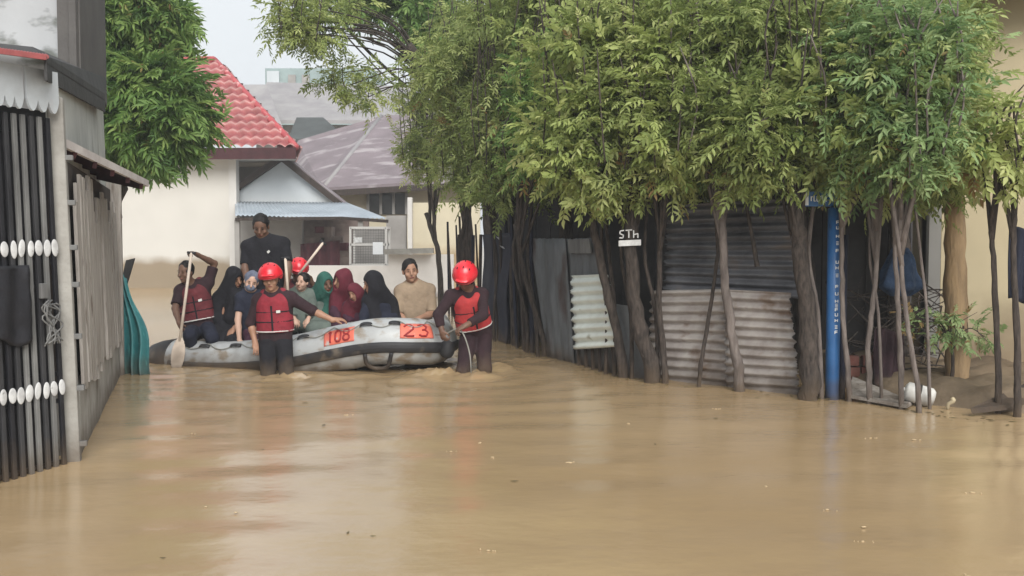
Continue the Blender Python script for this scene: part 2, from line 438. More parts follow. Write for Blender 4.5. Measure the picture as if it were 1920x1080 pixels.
M['red_tile_shaded'] = tile_mat()

# ------------------------------------------------------------------ ground and water
def smooth01(x): x = np.clip(x, 0, 1); return x * x * (3 - 2 * x)

def axis_pts(a, b, step, far, grow=1.18):
    mid = list(np.arange(a, b + 1e-6, step))
    s = step; x = b; right = []
    while x < far: s *= grow; x += s; right.append(x)
    s = step; x = a; left = []
    while x > -far: s *= grow; x -= s; left.append(x)
    return np.array(left[::-1] + mid + right)

def bank(X, Y):
    """mud bank to the right of the water: starts right of the blue pole"""
    # bank edge runs from (3.2, 9.25) towards (4.6, 8.3)
    d = (X - 3.15) * 0.62 + (Y - 9.15) * 0.78
    w = 0.12 * np.sin(X * 3.1 + 1) + 0.08 * np.sin(Y * 4.3)
    side = smooth01((X - 2.9) / 0.7)
    h = -0.55 + side * smooth01((d + w + 0.25) / 0.9) * 0.72
    h += side * smooth01((d + 0.1) / 0.5) * 0.03 * (np.sin(X * 9 + Y * 5) + np.sin(X * 5 - Y * 11 + 1.3))
    return h

xs = axis_pts(-6, 9, 0.12, 150); ys = axis_pts(2, 18, 0.12, 200)
X, Y = np.meshgrid(xs, ys)
Z = bank(X, Y)
idx = np.arange(X.size).reshape(X.shape)
F = np.stack([idx[:-1, :-1], idx[:-1, 1:], idx[1:, 1:], idx[1:, :-1]], -1).reshape(-1, 4)
tag(link('ground', np_mesh('ground', np.stack([X, Y, Z], -1).reshape(-1, 3), F), M['mud'], smooth=True), kind='structure',
    label='brown mud ground under the flood water, rising as a bank at right')

xs = axis_pts(-5, 5, 0.05, 150); ys = axis_pts(3.5, 13.5, 0.05, 200)
X, Y = np.meshgrid(xs, ys)
rng = np.random.default_rng(5)
Z = np.zeros_like(X)
for k in range(14):
    a = rng.uniform(-0.5, 0.5) + math.pi / 2; fr = rng.uniform(2.5, 11)
    Z += 0.0022 / (1 + fr * 0.12) * np.sin(fr * (X * math.cos(a) + Y * math.sin(a)) + rng.uniform(0, 6))
def mound(px, py, rx, ry, h, noise=1.0):
    global Z
    c = G(px, py)
    q = np.exp(-(((X - c.x) / rx) ** 2 + ((Y - c.y) / ry) ** 2))
    n = 0
    for k in range(6):
        a = rng.uniform(0, 6.28); fr = rng.uniform(14, 60)
        n = n + np.sin(fr * (X * math.cos(a) + Y * math.sin(a)) + rng.uniform(0, 6)) / 6 ** .5
    Z += q * h * .42 * (1 + 0.9 * noise * n)
def rings(px, py, lam, amp, reach):
    global Z
    c = G(px, py)
    r = np.sqrt((X - c.x) ** 2 + ((Y - c.y) * 1.0) ** 2)
    Z += amp * np.sin(2 * math.pi * r / lam) * np.exp(-r / reach) * smooth01(r / 0.3)
mound(555, 706, 0.22, 0.16, 0.085)
mound(520, 712, 0.20, 0.12, 0.04)
mound(838, 700, 0.38, 0.20, 0.10)
mound(800, 702, 0.20, 0.14, 0.05)
mound(905, 706, 0.22, 0.16, 0.07)
mound(935, 690, 0.16, 0.3, 0.09)
mound(990, 675, 0.4, 0.25, 0.035)
mound(700, 704, 0.5, 0.08, 0.02)
mound(420, 704, 0.5, 0.07, 0.018)
rings(515, 706, 0.42, 0.012, 0.9)
rings(880, 704, 0.5, 0.014, 1.1)
rings(330, 694, 0.38, 0.008, 0.8)
rings(660, 700, 0.6, 0.006, 1.6)
# flood swirl lines by the far fence
c0 = G(960, 690)
# rain drops pocking the surface near the viewer
for k in range(260):
    cx_, cy_ = rng.uniform(-4.5, 4.5), rng.uniform(3.8, 9.5)
    i0, i1 = np.searchsorted(xs, [cx_ - 0.2, cx_ + 0.2]); j0, j1 = np.searchsorted(ys, [cy_ - 0.2, cy_ + 0.2])
    r = np.sqrt((X[j0:j1, i0:i1] - cx_) ** 2 + (Y[j0:j1, i0:i1] - cy_) ** 2)
    Z[j0:j1, i0:i1] += 0.005 * rng.uniform(0.4, 1) * np.cos(2 * math.pi * r / 0.15) * np.exp(-(r / 0.09) ** 2)
F = None
idx = np.arange(X.size).reshape(X.shape)
F = np.stack([idx[:-1, :-1], idx[:-1, 1:], idx[1:, 1:], idx[1:, :-1]], -1).reshape(-1, 4)
def water_mat():
    m, n, b = new_mat('flood_water')
    N, L = n.nodes.new, n.links.new
    g = N("ShaderNodeNewGeometry")
    nz = N("ShaderNodeTexNoise"); nz.inputs['Scale'].default_value = 0.35; nz.inputs['Detail'].default_value = 6
    L(g.outputs['Position'], nz.inputs['Vector'])
    r = N("ShaderNodeValToRGB")
    r.color_ramp.elements[0].position = 0.3; r.color_ramp.elements[0].color = (0.325, 0.225, 0.12, 1)
    r.color_ramp.elements[1].position = 0.7; r.color_ramp.elements[1].color = (0.43, 0.31, 0.175, 1)
    L(nz.outputs['Fac'], r.inputs[0]); L(r.outputs[0], b.inputs['Base Color'])
    b.inputs['IOR'].default_value = 2.5
    b.inputs['Roughness'].default_value = 0.19
    b.inputs['Specular IOR Level'].default_value = 0.5
    mp = N("ShaderNodeMapping"); mp.inputs['Scale'].default_value = (1.0, 1.5, 1)
    L(g.outputs['Position'], mp.inputs['Vector'])
    n1 = N("ShaderNodeTexNoise"); n1.inputs['Scale'].default_value = 3.2; n1.inputs['Detail'].default_value = 7; n1.inputs['Roughness'].default_value = 0.55
    L(mp.outputs[0], n1.inputs['Vector'])
    bp = N("ShaderNodeBump"); bp.inputs['Strength'].default_value = 0.13; bp.inputs['Distance'].default_value = 0.05
    L(n1.outputs['Fac'], bp.inputs['Height']); L(bp.outputs[0], b.inputs['Normal'])
    return m
tag(link('flood_water', np_mesh('flood_water', np.stack([X, Y, Z], -1).reshape(-1, 3), F), water_mat(), smooth=True), kind='structure',
    label='brown muddy flood water filling the lane')

# ------------------------------------------------------------------ corrugated sheets
def corrugated(name, p00, p10, p01, p11, waves, amp, m, parent=None, ragged=0.0, seed=0, along='v', perwave=8, n2=14):
    """sheet spanned by four corners, ridges run across (along u), profile waves along v"""
    p00, p10, p01, p11 = map(Vector, (p00, p10, p01, p11))
    nrm = (p10 - p00).cross(p01 - p00).normalized()
    nu, nv = (n2, int(waves * perwave) + 1)
    rg = random.Random(seed)
    jag = [rg.uniform(-1, 1) * ragged for _ in range(nv)]
    jag2 = [rg.uniform(-1, 1) * ragged for _ in range(nv)]
    def fn(u, v):
        i = int(round(v * (nv - 1)))
        uu = u
        if u == 0: uu = jag[i]
        if u == 1: uu = 1 + jag2[i]
        if along == 'u': a = lerp(lerp(p00, p10, v), lerp(p01, p11, v), uu)
        else: a = lerp(lerp(p00, p10, uu), lerp(p01, p11, uu), v)
        dent = 0.012 * mn.noise(Vector((uu * 3 + seed, v * 4, seed)))
        return a + nrm * (amp * math.sin(v * waves * 2 * math.pi) + dent)
    return grid(name, fn, nu, nv, m, parent, True, 0.004)

# ------------------------------------------------------------------ left side: gate, wall, awning, upper storey
P0, P1, P2 = Vector((-3.36, 5.62, 0)), Vector((-2.965, 6.65, 0)), Vector((-4.40, 11.05, 0))
gd = (P1 - P0).normalized(); gn = Vector((gd.y, -gd.x, 0))           # gn points into the lane
wd = (P2 - P1).normalized(); wn = Vector((wd.y, -wd.x, 0))
def GP(t, z, off=0): return P0 + gd * t + gn * off + Vector((-0.028 * z, 0, z))     # the gate leans a little
def WP(t, z, off=0): return P1 + wd * t + wn * off + Vector((-0.028 * z, 0, z))
Lg = (P1 - P0).length; Lw = (P2 - P1).length

gate = empty('folding_gate', P0, 'black folding metal gate with two rows of pale ovals on its bars', 'gate')
nb = 16
for i in range(nb):
    t = 0.03 + i * (Lg - 0.1) / (nb - 1)
    mb = MB()
    hh = 2.30
    mb.box(GP(t, hh / 2 - 0.25, 0.0), (0.031, 0.024, hh + 0.5), ax=(gd, gn, Vector((-.028, 0, 1))))
    b = mb.build('bar', M['bar_grey'] if (i in (11, 12, 14)) else (M['bar_dark'] if i % 3 else M['black_paint']), gate, bevel=0.004)
    if i in (11, 12, 14): b["label"] = 'paint worn to pale grey'
for i in range(nb):
    t = 0.03 + i * (Lg - 0.1) / (nb - 1)
    for z in (1.445, 0.52):
        q_ = random.Random(i * 7 + int(z * 10)); tl = q_.uniform(-.12, .12)
        MB().ell(GP(t + q_.uniform(-.004, .004), z + q_.uniform(-.006, .006), 0.016), (0.030 * q_.uniform(.85, 1.08), 0.006, 0.055 * q_.uniform(.88, 1.05)), ax=(gd * math.cos(tl) + Vector((0, 0, math.sin(tl))), gn, Vector((0, 0, math.cos(tl))) - gd * math.sin(tl)), nu=16, nv=10).build('oval', M['oval_paint'], gate, smooth=True)
for z in (1.36, 1.53, 0.43, 0.61, 0.02, 2.2):
    MB().box(GP(Lg / 2 - 0.03, z, -0.03), (Lg - 0.04, 0.012, 0.03), ax=(gd, gn, Vector((0, 0, 1)))).build('cross_rail', M['black_paint'], gate)
MB().box(GP(Lg / 2 - 0.05, 1.1, -0.09), (Lg + 0.02, 0.01, 2.5), ax=(gd, gn, Vector((0, 0, 1)))).build('backing_sheet', M['black_paint'], gate)
# dark cloth tied over the left bars
def cloth_fn(u, v):
    t = 0.05 + u * 0.74
    z = 1.34 - v * (0.46 + 0.05 * math.sin(u * 9))
    return GP(t, z, 0.03 + 0.012 * math.sin(u * 26 + v * 2) + 0.01 * mn.noise(Vector((u * 5, v * 5, 0))))
tag(grid('dark_cloth', cloth_fn, 40, 20, M['black_paint'], None, True, 0.006), 'black cloth tied over the bars of the folding gate', 'cloth')
# lock box and tangle of rope
lk = empty('gate_lock', GP(0.86, 1.15, 0.03), 'small pale lock box and grey rope tangle hanging on the folding gate', 'lock')
MB().box(GP(0.90, 1.17, 0.035), (0.055, 0.03, 0.10), ax=(gd, gn, Vector((0, 0, 1)))).build('lock_box', M['bar_grey'], lk, bevel=0.006)
rg = random.Random(3)
mb = MB()
for k in range(10):
    pts = [GP(0.92 + rg.uniform(-0.06, 0.09), 1.1 - j * 0.055 + rg.uniform(-0.02, 0.02), 0.045 + rg.uniform(0, 0.03)) for j in range(6)]
    mb.tube(spline(pts, 14), 0.0055, 5)
mb.build('rope_tangle', M['bar_grey'], lk, smooth=True)

# scalloped fascia above the gate (two boards)
for k, (t0, t1, lab) in enumerate(((0.0, 0.80, 'pale blue-grey scalloped board over the gate at the frame edge'),
                                   (0.825, Lg - 0.02, 'pale scalloped board over the gate next to the concrete post'))):
    pts = [GP(t0, 2.60, 0.04), GP(t0, 2.40, 0.04)]
    n = max(3, int((t1 - t0) / 0.07))
    for i in range(n * 8 + 1):
        t = t0 + (t1 - t0) * i / (n * 8)
        pts.append(GP(t, 2.40 - 0.075 * abs(math.sin(math.pi * i / 8)) ** 0.8, 0.04))
    pts += [GP(t1, 2.60, 0.04)]
    tag(MB().slab(pts[::-1], gn * 0.02).build('fascia_board', M['fascia']), lab, 'board')

# concrete post between gate and wall, with notches
post = empty('gate_post', WP(0.08, 0), 'pale weathered concrete post between the folding gate and the plank wall', 'post')
MB().box(WP(0.06, 0.95, 0.0), (0.11, 0.10, 3.0), ax=(wd, wn, Vector((-.028, 0, 1)))).build('post_shaft', M['concrete'], post, bevel=0.012)
for z in (0.12, 0.5, 0.85, 1.2, 1.45, 1.75, 2.05):
    MB().box(WP(0.04, z, 0.07), (0.05, 0.05, 0.035), ax=(wd, wn, Vector((0, 0, 1)))).build('hinge', M['bar_grey'], post, bevel=0.004)

# plank wall
wall = empty('plank_wall', WP(0.3, 0), 'weathered grey plank wall on a muddy concrete footing beside the lane', 'wall')
MB().box(WP(Lw / 2 + 0.13, -0.1, -0.05), (Lw - 0.26, 0.16, 1.15), ax=(wd, wn, Vector((0, 0, 1)))).build('footing', M['concrete'], wall, bevel=0.01)
rg = random.Random(11)
t = 0.30
while t < Lw - 0.04:
    w = rg.uniform(0.14, 0.24)
    w = min(w, Lw - t)
    z1 = 2.0 + rg.uniform(-0.10, 0.06)
    z0 = 0.42 + rg.uniform(-0.06, 0.08)
    z1 -= rg.choice((0.05, 0.12, 0.3, 0.22))
    off = rg.uniform(0.028, 0.05) + 0.012
    lean = rg.uniform(-0.012, 0.012)
    p = [WP(t + 0.006, z0, off), WP(t + w - 0.006, z0, off), WP(t + w - 0.006 + lean, z1, off), WP(t + 0.006 + lean, z1, off)]
    MB().slab(p, wn * 0.022).build('plank', M['wood_old'], wall)
    t += w
MB().box(WP(Lw / 2 + 0.13, 1.25, -0.06), (Lw - 0.26, 0.12, 1.6), ax=(wd, wn, Vector((0, 0, 1)))).build('backing', M['wood_dark'], wall)
MB().box(WP(Lw - 0.03, 0.95, 0.02), (0.14, 0.16, 2.5), ax=(wd, wn, Vector((0, 0, 1)))).build('end_post', M['wood_old'], wall, bevel=0.01)
# upper pale wall above the awning
tag(MB().slab([WP(0.16, 2.0, -.02), WP(Lw, 2.0, -.02), WP(Lw, 3.0, -.02), WP(0.16, 2.62, -.02)], wn * -.10).build('upper_wall', M['wall_plain']),
    'stained pale wall above the plank awning', 'wall')
for tt in (2.35, 3.75):
    pass
# awning
aw = empty('wooden_awning', WP(2, 2.0), 'sagging wooden awning with a pale edge board over the plank wall', 'awning')
A0, A1 = W(118, 273, 6.9), W(276, 348, 9.7)
B1 = WP(Lw - 0.9, 2.16, -0.04); B0 = WP(0.25, 2.2, -0.04)
MB().slab([A0, A1, B1, B0], (0, 0, 0.02)).build('awning_sheet', M['maroon_wood'], aw)
MB().beam(A0 + Vector((0, 0, 0.02)), A1 + Vector((0, 0, 0.02)), 0.03, 0.06).build('edge_board', M['awning_edge'], aw)
for k in range(5):
    f = (k + 0.5) / 5
    a = lerp(A0, A1, f) - Vector((0, 0, 0.035)); b = lerp(B0, B1, f) - Vector((0, 0, 0.035))
    MB().beam(a, b, 0.04, 0.05).build('rafter', M['maroon_wood'], aw)
# canopy above the gate
cp = empty('metal_canopy', W(100, 130, 7), 'dark sheet metal canopy with a rusty red front edge over the gate', 'canopy')
C0, C1, C2 = W(-60, 92, 5.9), W(88, 112, 6.35), W(197, 180, 10.2)
K0, K1, K2 = W(-60, 80, 8.6), W(60, 92, 8.6), W(199, 150, 10.9)
MB().slab([C0, C1, K1, K0], (0, 0, 0.02)).slab([C1, C2, K2, K1], (0, 0, 0.022)).build('roof_sheet', M['sheet_dark'], cp)
mb = MB()
for i in range(26):
    p = lerp(C0, C1, i / 25)
    q = lerp(K0, K1, i / 25) * 0.06 + p * 0.94
    mb.tube([p + Vector((0, 0, 0.018)), q + Vector((0, 0, 0.02))], 0.014, 6)
mb.beam(C0 + Vector((0, -.02, .01)), C1 + Vector((0, -.02, .01)), 0.02, 0.03).build('red_edge', M['red_roof_edge'], cp)
dn = Vector((0, 0, -1))
MB().slab([C1, C2, C2 + dn * 0.16, C1 + dn * 0.13], (-0.02, 0, 0)).build('side_board', M['sheet_dark'], cp)
MB().slab([C1 + dn * 0.03, C2 + dn * 0.05, K2 + dn * 0.3, K1 + dn * 0.45], (0, 0, 0.01)).build('soffit', M['wood_dark'], cp)

# upper storey
us = empty('upper_storey', (-5, 9, 2.5), 'upper storey with a stained white front and a dark grey concrete side pillar', 'building')
a = W(152, 60, 8.7); b = Vector((-8, 8.7, 0)); c = W(198, 60, 11.1)
def prism(p, q, z0, z1, th, nm, m, par):
    p = Vector((p.x, p.y, z0)); q = Vector((q.x, q.y, z0))
    d = (q - p).normalized(); n = Vector((d.y, -d.x, 0)) * th
    return MB().slab([p, q, Vector((q.x, q.y, z1)), Vector((p.x, p.y, z1))], n * -1).build(nm, m, par)
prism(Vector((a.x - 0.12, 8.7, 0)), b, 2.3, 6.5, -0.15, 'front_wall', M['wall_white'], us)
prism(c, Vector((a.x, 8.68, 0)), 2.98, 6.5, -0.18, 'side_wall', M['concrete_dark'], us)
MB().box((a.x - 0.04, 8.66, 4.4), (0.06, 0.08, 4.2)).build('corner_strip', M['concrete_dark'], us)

# teal tarpaulin and leaning board at the end of the wall
def tarp_fn(u, v):
    top = lerp(W(218, 500, 11.3), W(236, 522, 11.2), u)
    bot = lerp(W(228, 722, 11.1), W(284, 716, 11.0), u)
    p = lerp(top, bot, v)
    p.x += 0.05 * math.sin(v * 3.1) * u - 0.03 * math.sin(v * 9) * u
    return p + Vector((0, 0.06 * math.sin(u * 20 + v * 1.5) * (0.3 + v) + 0.03 * mn.noise(Vector((u * 3, v * 3, 2))), 0))
tag(grid('tarpaulin', tarp_fn, 50, 24, M['teal_tarp'], None, True, 0.006), 'teal plastic tarpaulin hanging in folds at the end of the plank wall', 'tarpaulin')
tag(MB().slab([W(222, 552, 11.4), W(232, 552, 11.4), W(252, 484, 11.4), W(236, 488, 11.4)], (0, 0.03, 0)).build('loose_board', M['sheet_dark']),
    'dark splintered board leaning above the teal tarpaulin', 'board')

# ------------------------------------------------------------------ white house with red tiles
hw = empty('white_house', W(330, 540, 31), 'white house with a red tiled hip roof and a brown flood mark', 'house')
def at(px, py, D): return W(px, py, D)
def front_wall(px0, px1, py_top, D, z0=-0.6, depth=0.25):
    p = at(px0, py_top, D); q = at(px1, py_top, D)
    return [(p.x, D, z0), (q.x, D, z0), (q.x, D, q.z), (p.x, D, p.z)], (0, depth, 0)
pts, t = front_wall(120, 428, 280, 31)
MB().slab(pts, t).build('wall', M['house_white'], hw)
pts, t = front_wall(428, 442, 283, 30.95, depth=0.35)
MB().slab(pts, t).build('corner_pilaster', M['house_trim'], hw)
p = at(436, 300, 31.3)
MB().slab([(p.x, 31.3, -0.6), (-10.8, 37, -0.6), (-10.8, 37, p.z), (p.x, 31.3, p.z)], (-0.2, 0, 0)).build('side_wall', M['house_white'], hw)
# tiled roof
E0, E1 = at(90, 286, 30.3), at(556, 284, 30.3)
R1 = at(402, 118, 35.2); R0 = at(90, 118, 35.2)
B1r = Vector((-8.45, 38.0, E1.z)); B0r = Vector((E0.x, 40.0, E0.z))
rows = 13
def tile_slope(name, e0, e1, r0, r1, cols):
    nrm = (e1 - e0).cross(r0 - e0).normalized()
    if nrm.z < 0: nrm = -nrm
    nu, nv = cols * 6 + 1, rows * 4 + 1
    L0 = (e1 - e0).length
    def fn(u, v):
        f = v * rows; i = min(int(f + 1e-6), rows - 1); saw = f - i
        a = lerp(e0, r0, v); b = lerp(e1, r1, v)
        p = lerp(a, b, u)
        s = (p - e0).dot((e1 - e0).normalized()) / L0 * cols
        return p + nrm * (0.10 * abs(math.sin(math.pi * (s + 0.5 * (i % 2)))) + 0.15 * (1 - saw))
    o = grid(name, fn, nu, nv, M['red_tile_shaded'], hw, False)
    o.data.materials[0] = M['red_tile_shaded']
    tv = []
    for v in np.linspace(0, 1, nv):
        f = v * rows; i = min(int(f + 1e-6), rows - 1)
        tv += [f - i] * nu  # drives the painted lip highlight and overlap shade
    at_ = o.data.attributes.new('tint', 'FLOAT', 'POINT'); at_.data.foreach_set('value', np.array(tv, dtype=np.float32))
    return o
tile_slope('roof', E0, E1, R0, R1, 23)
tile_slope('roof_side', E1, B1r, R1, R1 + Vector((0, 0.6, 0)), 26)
MB().tube([lerp(E1, R1, f) + Vector((0, 0, 0.12)) for f in (0, .2, .4, .6, .8, 1)], 0.10, 8).build('hip_ridge', M['red_tile'], hw, smooth=True)
MB().tube([R1 + Vector((0, 0, 0.1)), R0 + Vector((0, 0, 0.1))], 0.13, 8).build('ridge', M['red_tile'], hw, smooth=True)
MB().beam(E0 - Vector((0, .06, 0.06)), E1 - Vector((0, .06, 0.06)), 0.06, 0.34).build('eave_board', M['maroon_wood'], hw)
MB().slab([E0 + Vector((0, .05, -.16)), E1 + Vector((0, .05, -.16)), B1r + Vector((0, 0, -.16)), B0r + Vector((0, 0, -.16))], (0, 0, -0.03)).build('eave_soffit', M['house_trim'], hw)

# gabled porch with blue-grey panel
gp = empty('gabled_porch', W(530, 545, 31.6), 'porch with a pale blue-grey gable panel between dark rafters', 'porch')
ap, gl, gr = at(528, 296, 31.5), at(441, 356, 31.5), at(650, 392, 31.5)
MB().slab([at(441, 392, 31.6), at(640, 392, 31.6), at(528, 300, 31.6), at(441, 360, 31.6)], (0, 0.06, 0)).build('gable_panel', M['gable_blue'], gp)
MB().beam(gl, ap, 0.3, 0.16).beam(ap, gr, 0.3, 0.17).build('rafter', M['wood_dark'], gp)
MB().slab([ap + Vector((0, 0, .1)), gr + Vector((0, 0, .1)), gr + Vector((0, .8, .1)), ap + Vector((0, .8, .1))], (0, 0, 0.05)).build('roof_right', M['roof_purple'], gp)
MB().slab([gl + Vector((0, 0, .1)), ap + Vector((0, 0, .1)), ap + Vector((0, .8, .1)), gl + Vector((0, .8, .1))], (0, 0, 0.05)).build('roof_left', M['roof_purple'], gp)
pts, t = front_wall(436, 530, 282, 34.0); MB().slab(pts, t).build('back_wall', M['grey_wall'], gp)
# metal awning
awn = empty('metal_awning', W(560, 400, 29.5), 'pale blue-grey metal sheet awning on posts under the gabled porch', 'awning')
corrugated('awning_sheet', at(441, 404, 29.0), at(441, 378, 31.3), at(726, 410, 29.0), at(650, 380, 31.3), 34, 0.018, M['awning_blue'], awn, along='v', perwave=6, n2=6)
MB().beam(at(441, 411, 28.98), at(640, 409, 28.98), 0.05, 0.09).beam(at(640, 409, 28.98), at(728, 415, 28.98), 0.05, 0.09).build('edge_beam', M['wood_dark'], awn)
for px in (445, 676):
    p = at(px, 412, 29.1); MB().box((p.x, 29.1, (p.z - .5) / 2), (0.14, 0.14, p.z + 0.5)).build('post', M['grey_wall'], awn)
# porch back wall, dark opening and clutter
pb = empty('porch_room', W(560, 540, 31.8), 'grey walled porch room with a dark brown opening under the metal awning', 'room')
pts, t = front_wall(443, 566, 408, 31.0); MB().slab(pts, t).build('wall', M['grey_wall'], pb)
pts, t = front_wall(566, 690, 400, 32.5); MB().slab(pts, t).build('back_wall', M['brown_stuff'], pb)
rg = random.Random(8)
for k in range(9):
    px = 575 + k * 10 + rg.uniform(-4, 4); py = 430 + rg.uniform(0, 50)
    p = at(px, py, 31.2)
    tag(MB().box(p, (rg.uniform(.3, .7), .3, rg.uniform(.1, .35)), rz=rg.uniform(-.3, .3)).build('crate', M['brown_stuff'] if k % 3 else M['red_cloth_dull'], None, bevel=0.02),
        ('dim brown' if k % 3 else 'dull red') + ' crate piled in the dark opening under the metal awning', 'crate', 'crates piled in the porch opening')
pr = at(585, 470, 30.6)
def rcl(u, v):
    return Vector((pr.x - 0.35 + u * 1.2, 30.6 + 0.08 * math.sin(u * 22), pr.z + 0.2 - v * 1.0 + 0.12 * u))
tag(grid('red_cloth', rcl, 50, 12, M['red_cloth_dull'], None, True, 0.01), 'dull red cloth hanging in the porch opening under the metal awning', 'cloth')
# white framed cage
cg = empty('wire_cage', W(690, 500, 27.4), 'white framed wire cage standing in front of the grey porch wall', 'cage')
c0, c1, c2, c3 = at(657, 497, 27.4), at(724, 497, 27.4), at(724, 427, 27.4), at(657, 427, 27.4)
for a_, b_ in ((c0, c1), (c1, c2), (c2, c3), (c3, c0), (lerp(c0, c3, .55), lerp(c1, c2, .55))):
    for dy in (0, 0.7):
        o = Vector((0, dy, 0)); MB().beam(a_ + o, b_ + o, 0.06, 0.06).build('frame_bar', M['house_trim'], cg)
for q in (c0, c1, c2, c3): MB().beam(q, q + Vector((0, 0.7, 0)), 0.06, 0.06).build('frame_bar', M['house_trim'], cg)
mb = MB()
for i in range(1, 14): mb.tube([lerp(c0, c1, i / 14), lerp(c3, c2, i / 14)], 0.006, 4)
for i in range(1, 14): mb.tube([lerp(c0, c3, i / 14), lerp(c1, c2, i / 14)], 0.006, 4)
mb.build('wire_mesh', M['bar_grey'], cg)
MB().slab([lerp(c0, c3, .0) + Vector((0, .68, 0)), c1 + Vector((0, .68, 0)), c2 + Vector((0, .68, 0)), c3 + Vector((0, .68, 0))], (0, .02, 0)).build('back_panel', M['grey_wall'], cg)
MB().slab([at(699, 477, 27.35), at(718, 477, 27.35), at(718, 454, 27.35), at(699, 454, 27.35)], (0, 0.02, 0)).build('white_card', M['paint_white'], cg)
MB().slab([at(664, 455, 27.35), at(679, 455, 27.35), at(679, 445, 27.35), at(664, 445, 27.35)], (0, 0.02, 0)).build('paper_slip', M['oval_paint'], cg)

# low pale garden wall
gw = empty('low_wall', W(700, 560, 26), 'low pale garden wall standing in the flood behind the boat', 'wall')
pts, t = front_wall(560, 728, 498, 26.2); MB().slab(pts, t).build('wall_panel', M['pale_plaster'], gw)
pts, t = front_wall(728, 850, 477, 26.2); MB().slab(pts, t).build('wall_panel', M['pale_plaster'], gw)
p, q = at(722, 472, 26.1), at(812, 470, 26.1)
MB().beam(p, q, 0.5, 0.14).build('coping', M['concrete'], gw)

# purple roofed house
ph = empty('grey_roof_house', W(690, 545, 38), 'house with a purple-grey hip roof and a pale hip ridge', 'house')
pts, t = front_wall(560, 900, 352, 38.0); MB().slab(pts, t).build('wall', M['cream_wall'], ph)
e0, e1, r0_, r1_ = at(606, 358, 37), at(905, 340, 37), at(715, 222, 43), at(905, 215, 43)
l0, l1 = at(500, 352, 41.5), at(560, 268, 42.5)
MB().slab([e0, e1, r1_, r0_], (0, 0, 0.12)).build('roof', M['roof_purple'], ph)
MB().slab([l0, e0, r0_, l1], (0, 0, 0.12)).build('roof_side', M['roof_purple'], ph)
MB().tube([lerp(e0 + Vector((0, 0, .1)), r0_ + Vector((0, 0, .1)), f) for f in (0, .5, 1)], 0.09, 8).build('hip_ridge', M['roof_grey'], ph, smooth=True)
MB().beam(e0 - Vector((0, 0, .1)), e1 - Vector((0, 0, .1)), 0.08, 0.22).build('eave_board', M['wood_dark'], ph)
pts, t = front_wall(690, 762, 362, 37.9); pts = [(x, y, max(z, at(700, 402, 37.9).z)) for x, y, z in pts]
MB().slab(pts, (0, 0.08, 0)).build('window', M['glass_dark'], ph)
for px in (690, 714, 738, 762):
    a_, b_ = at(px, 362, 37.85), at(px, 402, 37.85); MB().beam(a_, b_, 0.1, 0.1).build('window_bar', M['grey_wall'], ph)
pts, t = front_wall(724, 762, 404, 34); MB().slab(pts, (0, .2, 0)).build('grey_panel', M['grey_wall'], ph)
pts, t = front_wall(764, 772, 370, 33.8); MB().slab(pts, (0, .3, 0)).build('pillar', M['house_trim'], ph)
pts, t = front_wall(774, 900, 380, 34.2); MB().slab(pts, (0, .3, 0)).build('cream_panel', M['cream_wall'], ph)

# dark roof between, far roofs, far block
dr = empty('dark_roof_house', W(590, 500, 46), 'far house with a dark greenish roof behind the red tiled roof', 'house')
MB().slab([at(540, 268, 45.5), at(642, 258, 45.5), at(606, 226, 48), at(556, 226, 48)], (0, 0, 0.15)).build('roof', M['roof_dark'], dr)
pts, t = front_wall(548, 636, 266, 46); MB().slab(pts, (0, 4, 0)).build('wall', M['brown_stuff'], dr)
fr = empty('pale_roof_house', W(620, 500, 58), 'distant house with a wide pale grey roof', 'house')
MB().slab([at(470, 232, 56), at(840, 232, 56), at(780, 168, 62), at(500, 160, 62)], (0, 0, 0.2)).build('roof', M['roof_grey'], fr)
pts, t = front_wall(480, 830, 234, 57); MB().slab(pts, (0, 5, 0)).build('wall', M['grey_wall'], fr)
MB().slab([at(440, 250, 54), at(530, 245, 54), at(500, 165, 58), at(458, 165, 58)], (0, 0, 0.2)).build('lean_roof', M['roof_grey'], fr)
fb = empty('distant_block', W(545, 480, 75), 'distant grey-green rooftop block against the pale sky', 'building')
pts, t = front_wall(497, 700, 128, 75); MB().slab(pts, (0, 8, 0)).build('block', M['teal_block'], fb)
pts, t = front_wall(500, 523, 133, 74.8); pts = [(x, y, max(z, at(500, 165, 74.8).z)) for x, y, z in pts]; MB().slab(pts, (0, .1, 0)).build('pale_panel', M['gable_blue'], fb)
for px in (540, 566):
    pts, t = front_wall(px, px + 14, 140, 74.8); pts = [(x, y, max(z, at(500, 158, 74.8).z)) for x, y, z in pts]; MB().slab(pts, (0, .1, 0)).build('window', M['grey_wall'], fb)
# overhead cables
for k, (q0, q1, lab) in enumerate((((590, -20, 20), (760, 160, 24), 'thick overhead cable crossing the gap between the trees'),
                                  ((560, -30, 22), (800, 215, 30), 'thinner overhead cable running below the thick one'))):
    a_, b_ = W(*q0), W(*q1); m_ = (a_ + b_) / 2 - Vector((0, 0, 0.12))
    tag(MB().tube(spline([a_, m_, b_], 12), 0.035 if k == 0 else 0.02, 6).build('overhead_cable', M['wire'], smooth=True), lab, 'cable')

# ------------------------------------------------------------------ right side: fence line
def FG(px):
    """ground point of the fence line for a photo column"""
    tab = [(780, 560), (840, 590), (940, 640), (1000, 664), (1080, 684), (1165, 706), (1300, 722), (1500, 741), (1600, 750), (1700, 766), (1850, 778)]
    for (a, b), (c, d) in zip(tab, tab[1:]):
        if px <= c or (c == 1850):
            f = (px - a) / (c - a); return G(px, b + (d - b) * f)
def FW(px, py, back=0.0):
    g = FG(px)
    return W(px, py, g.y + back)

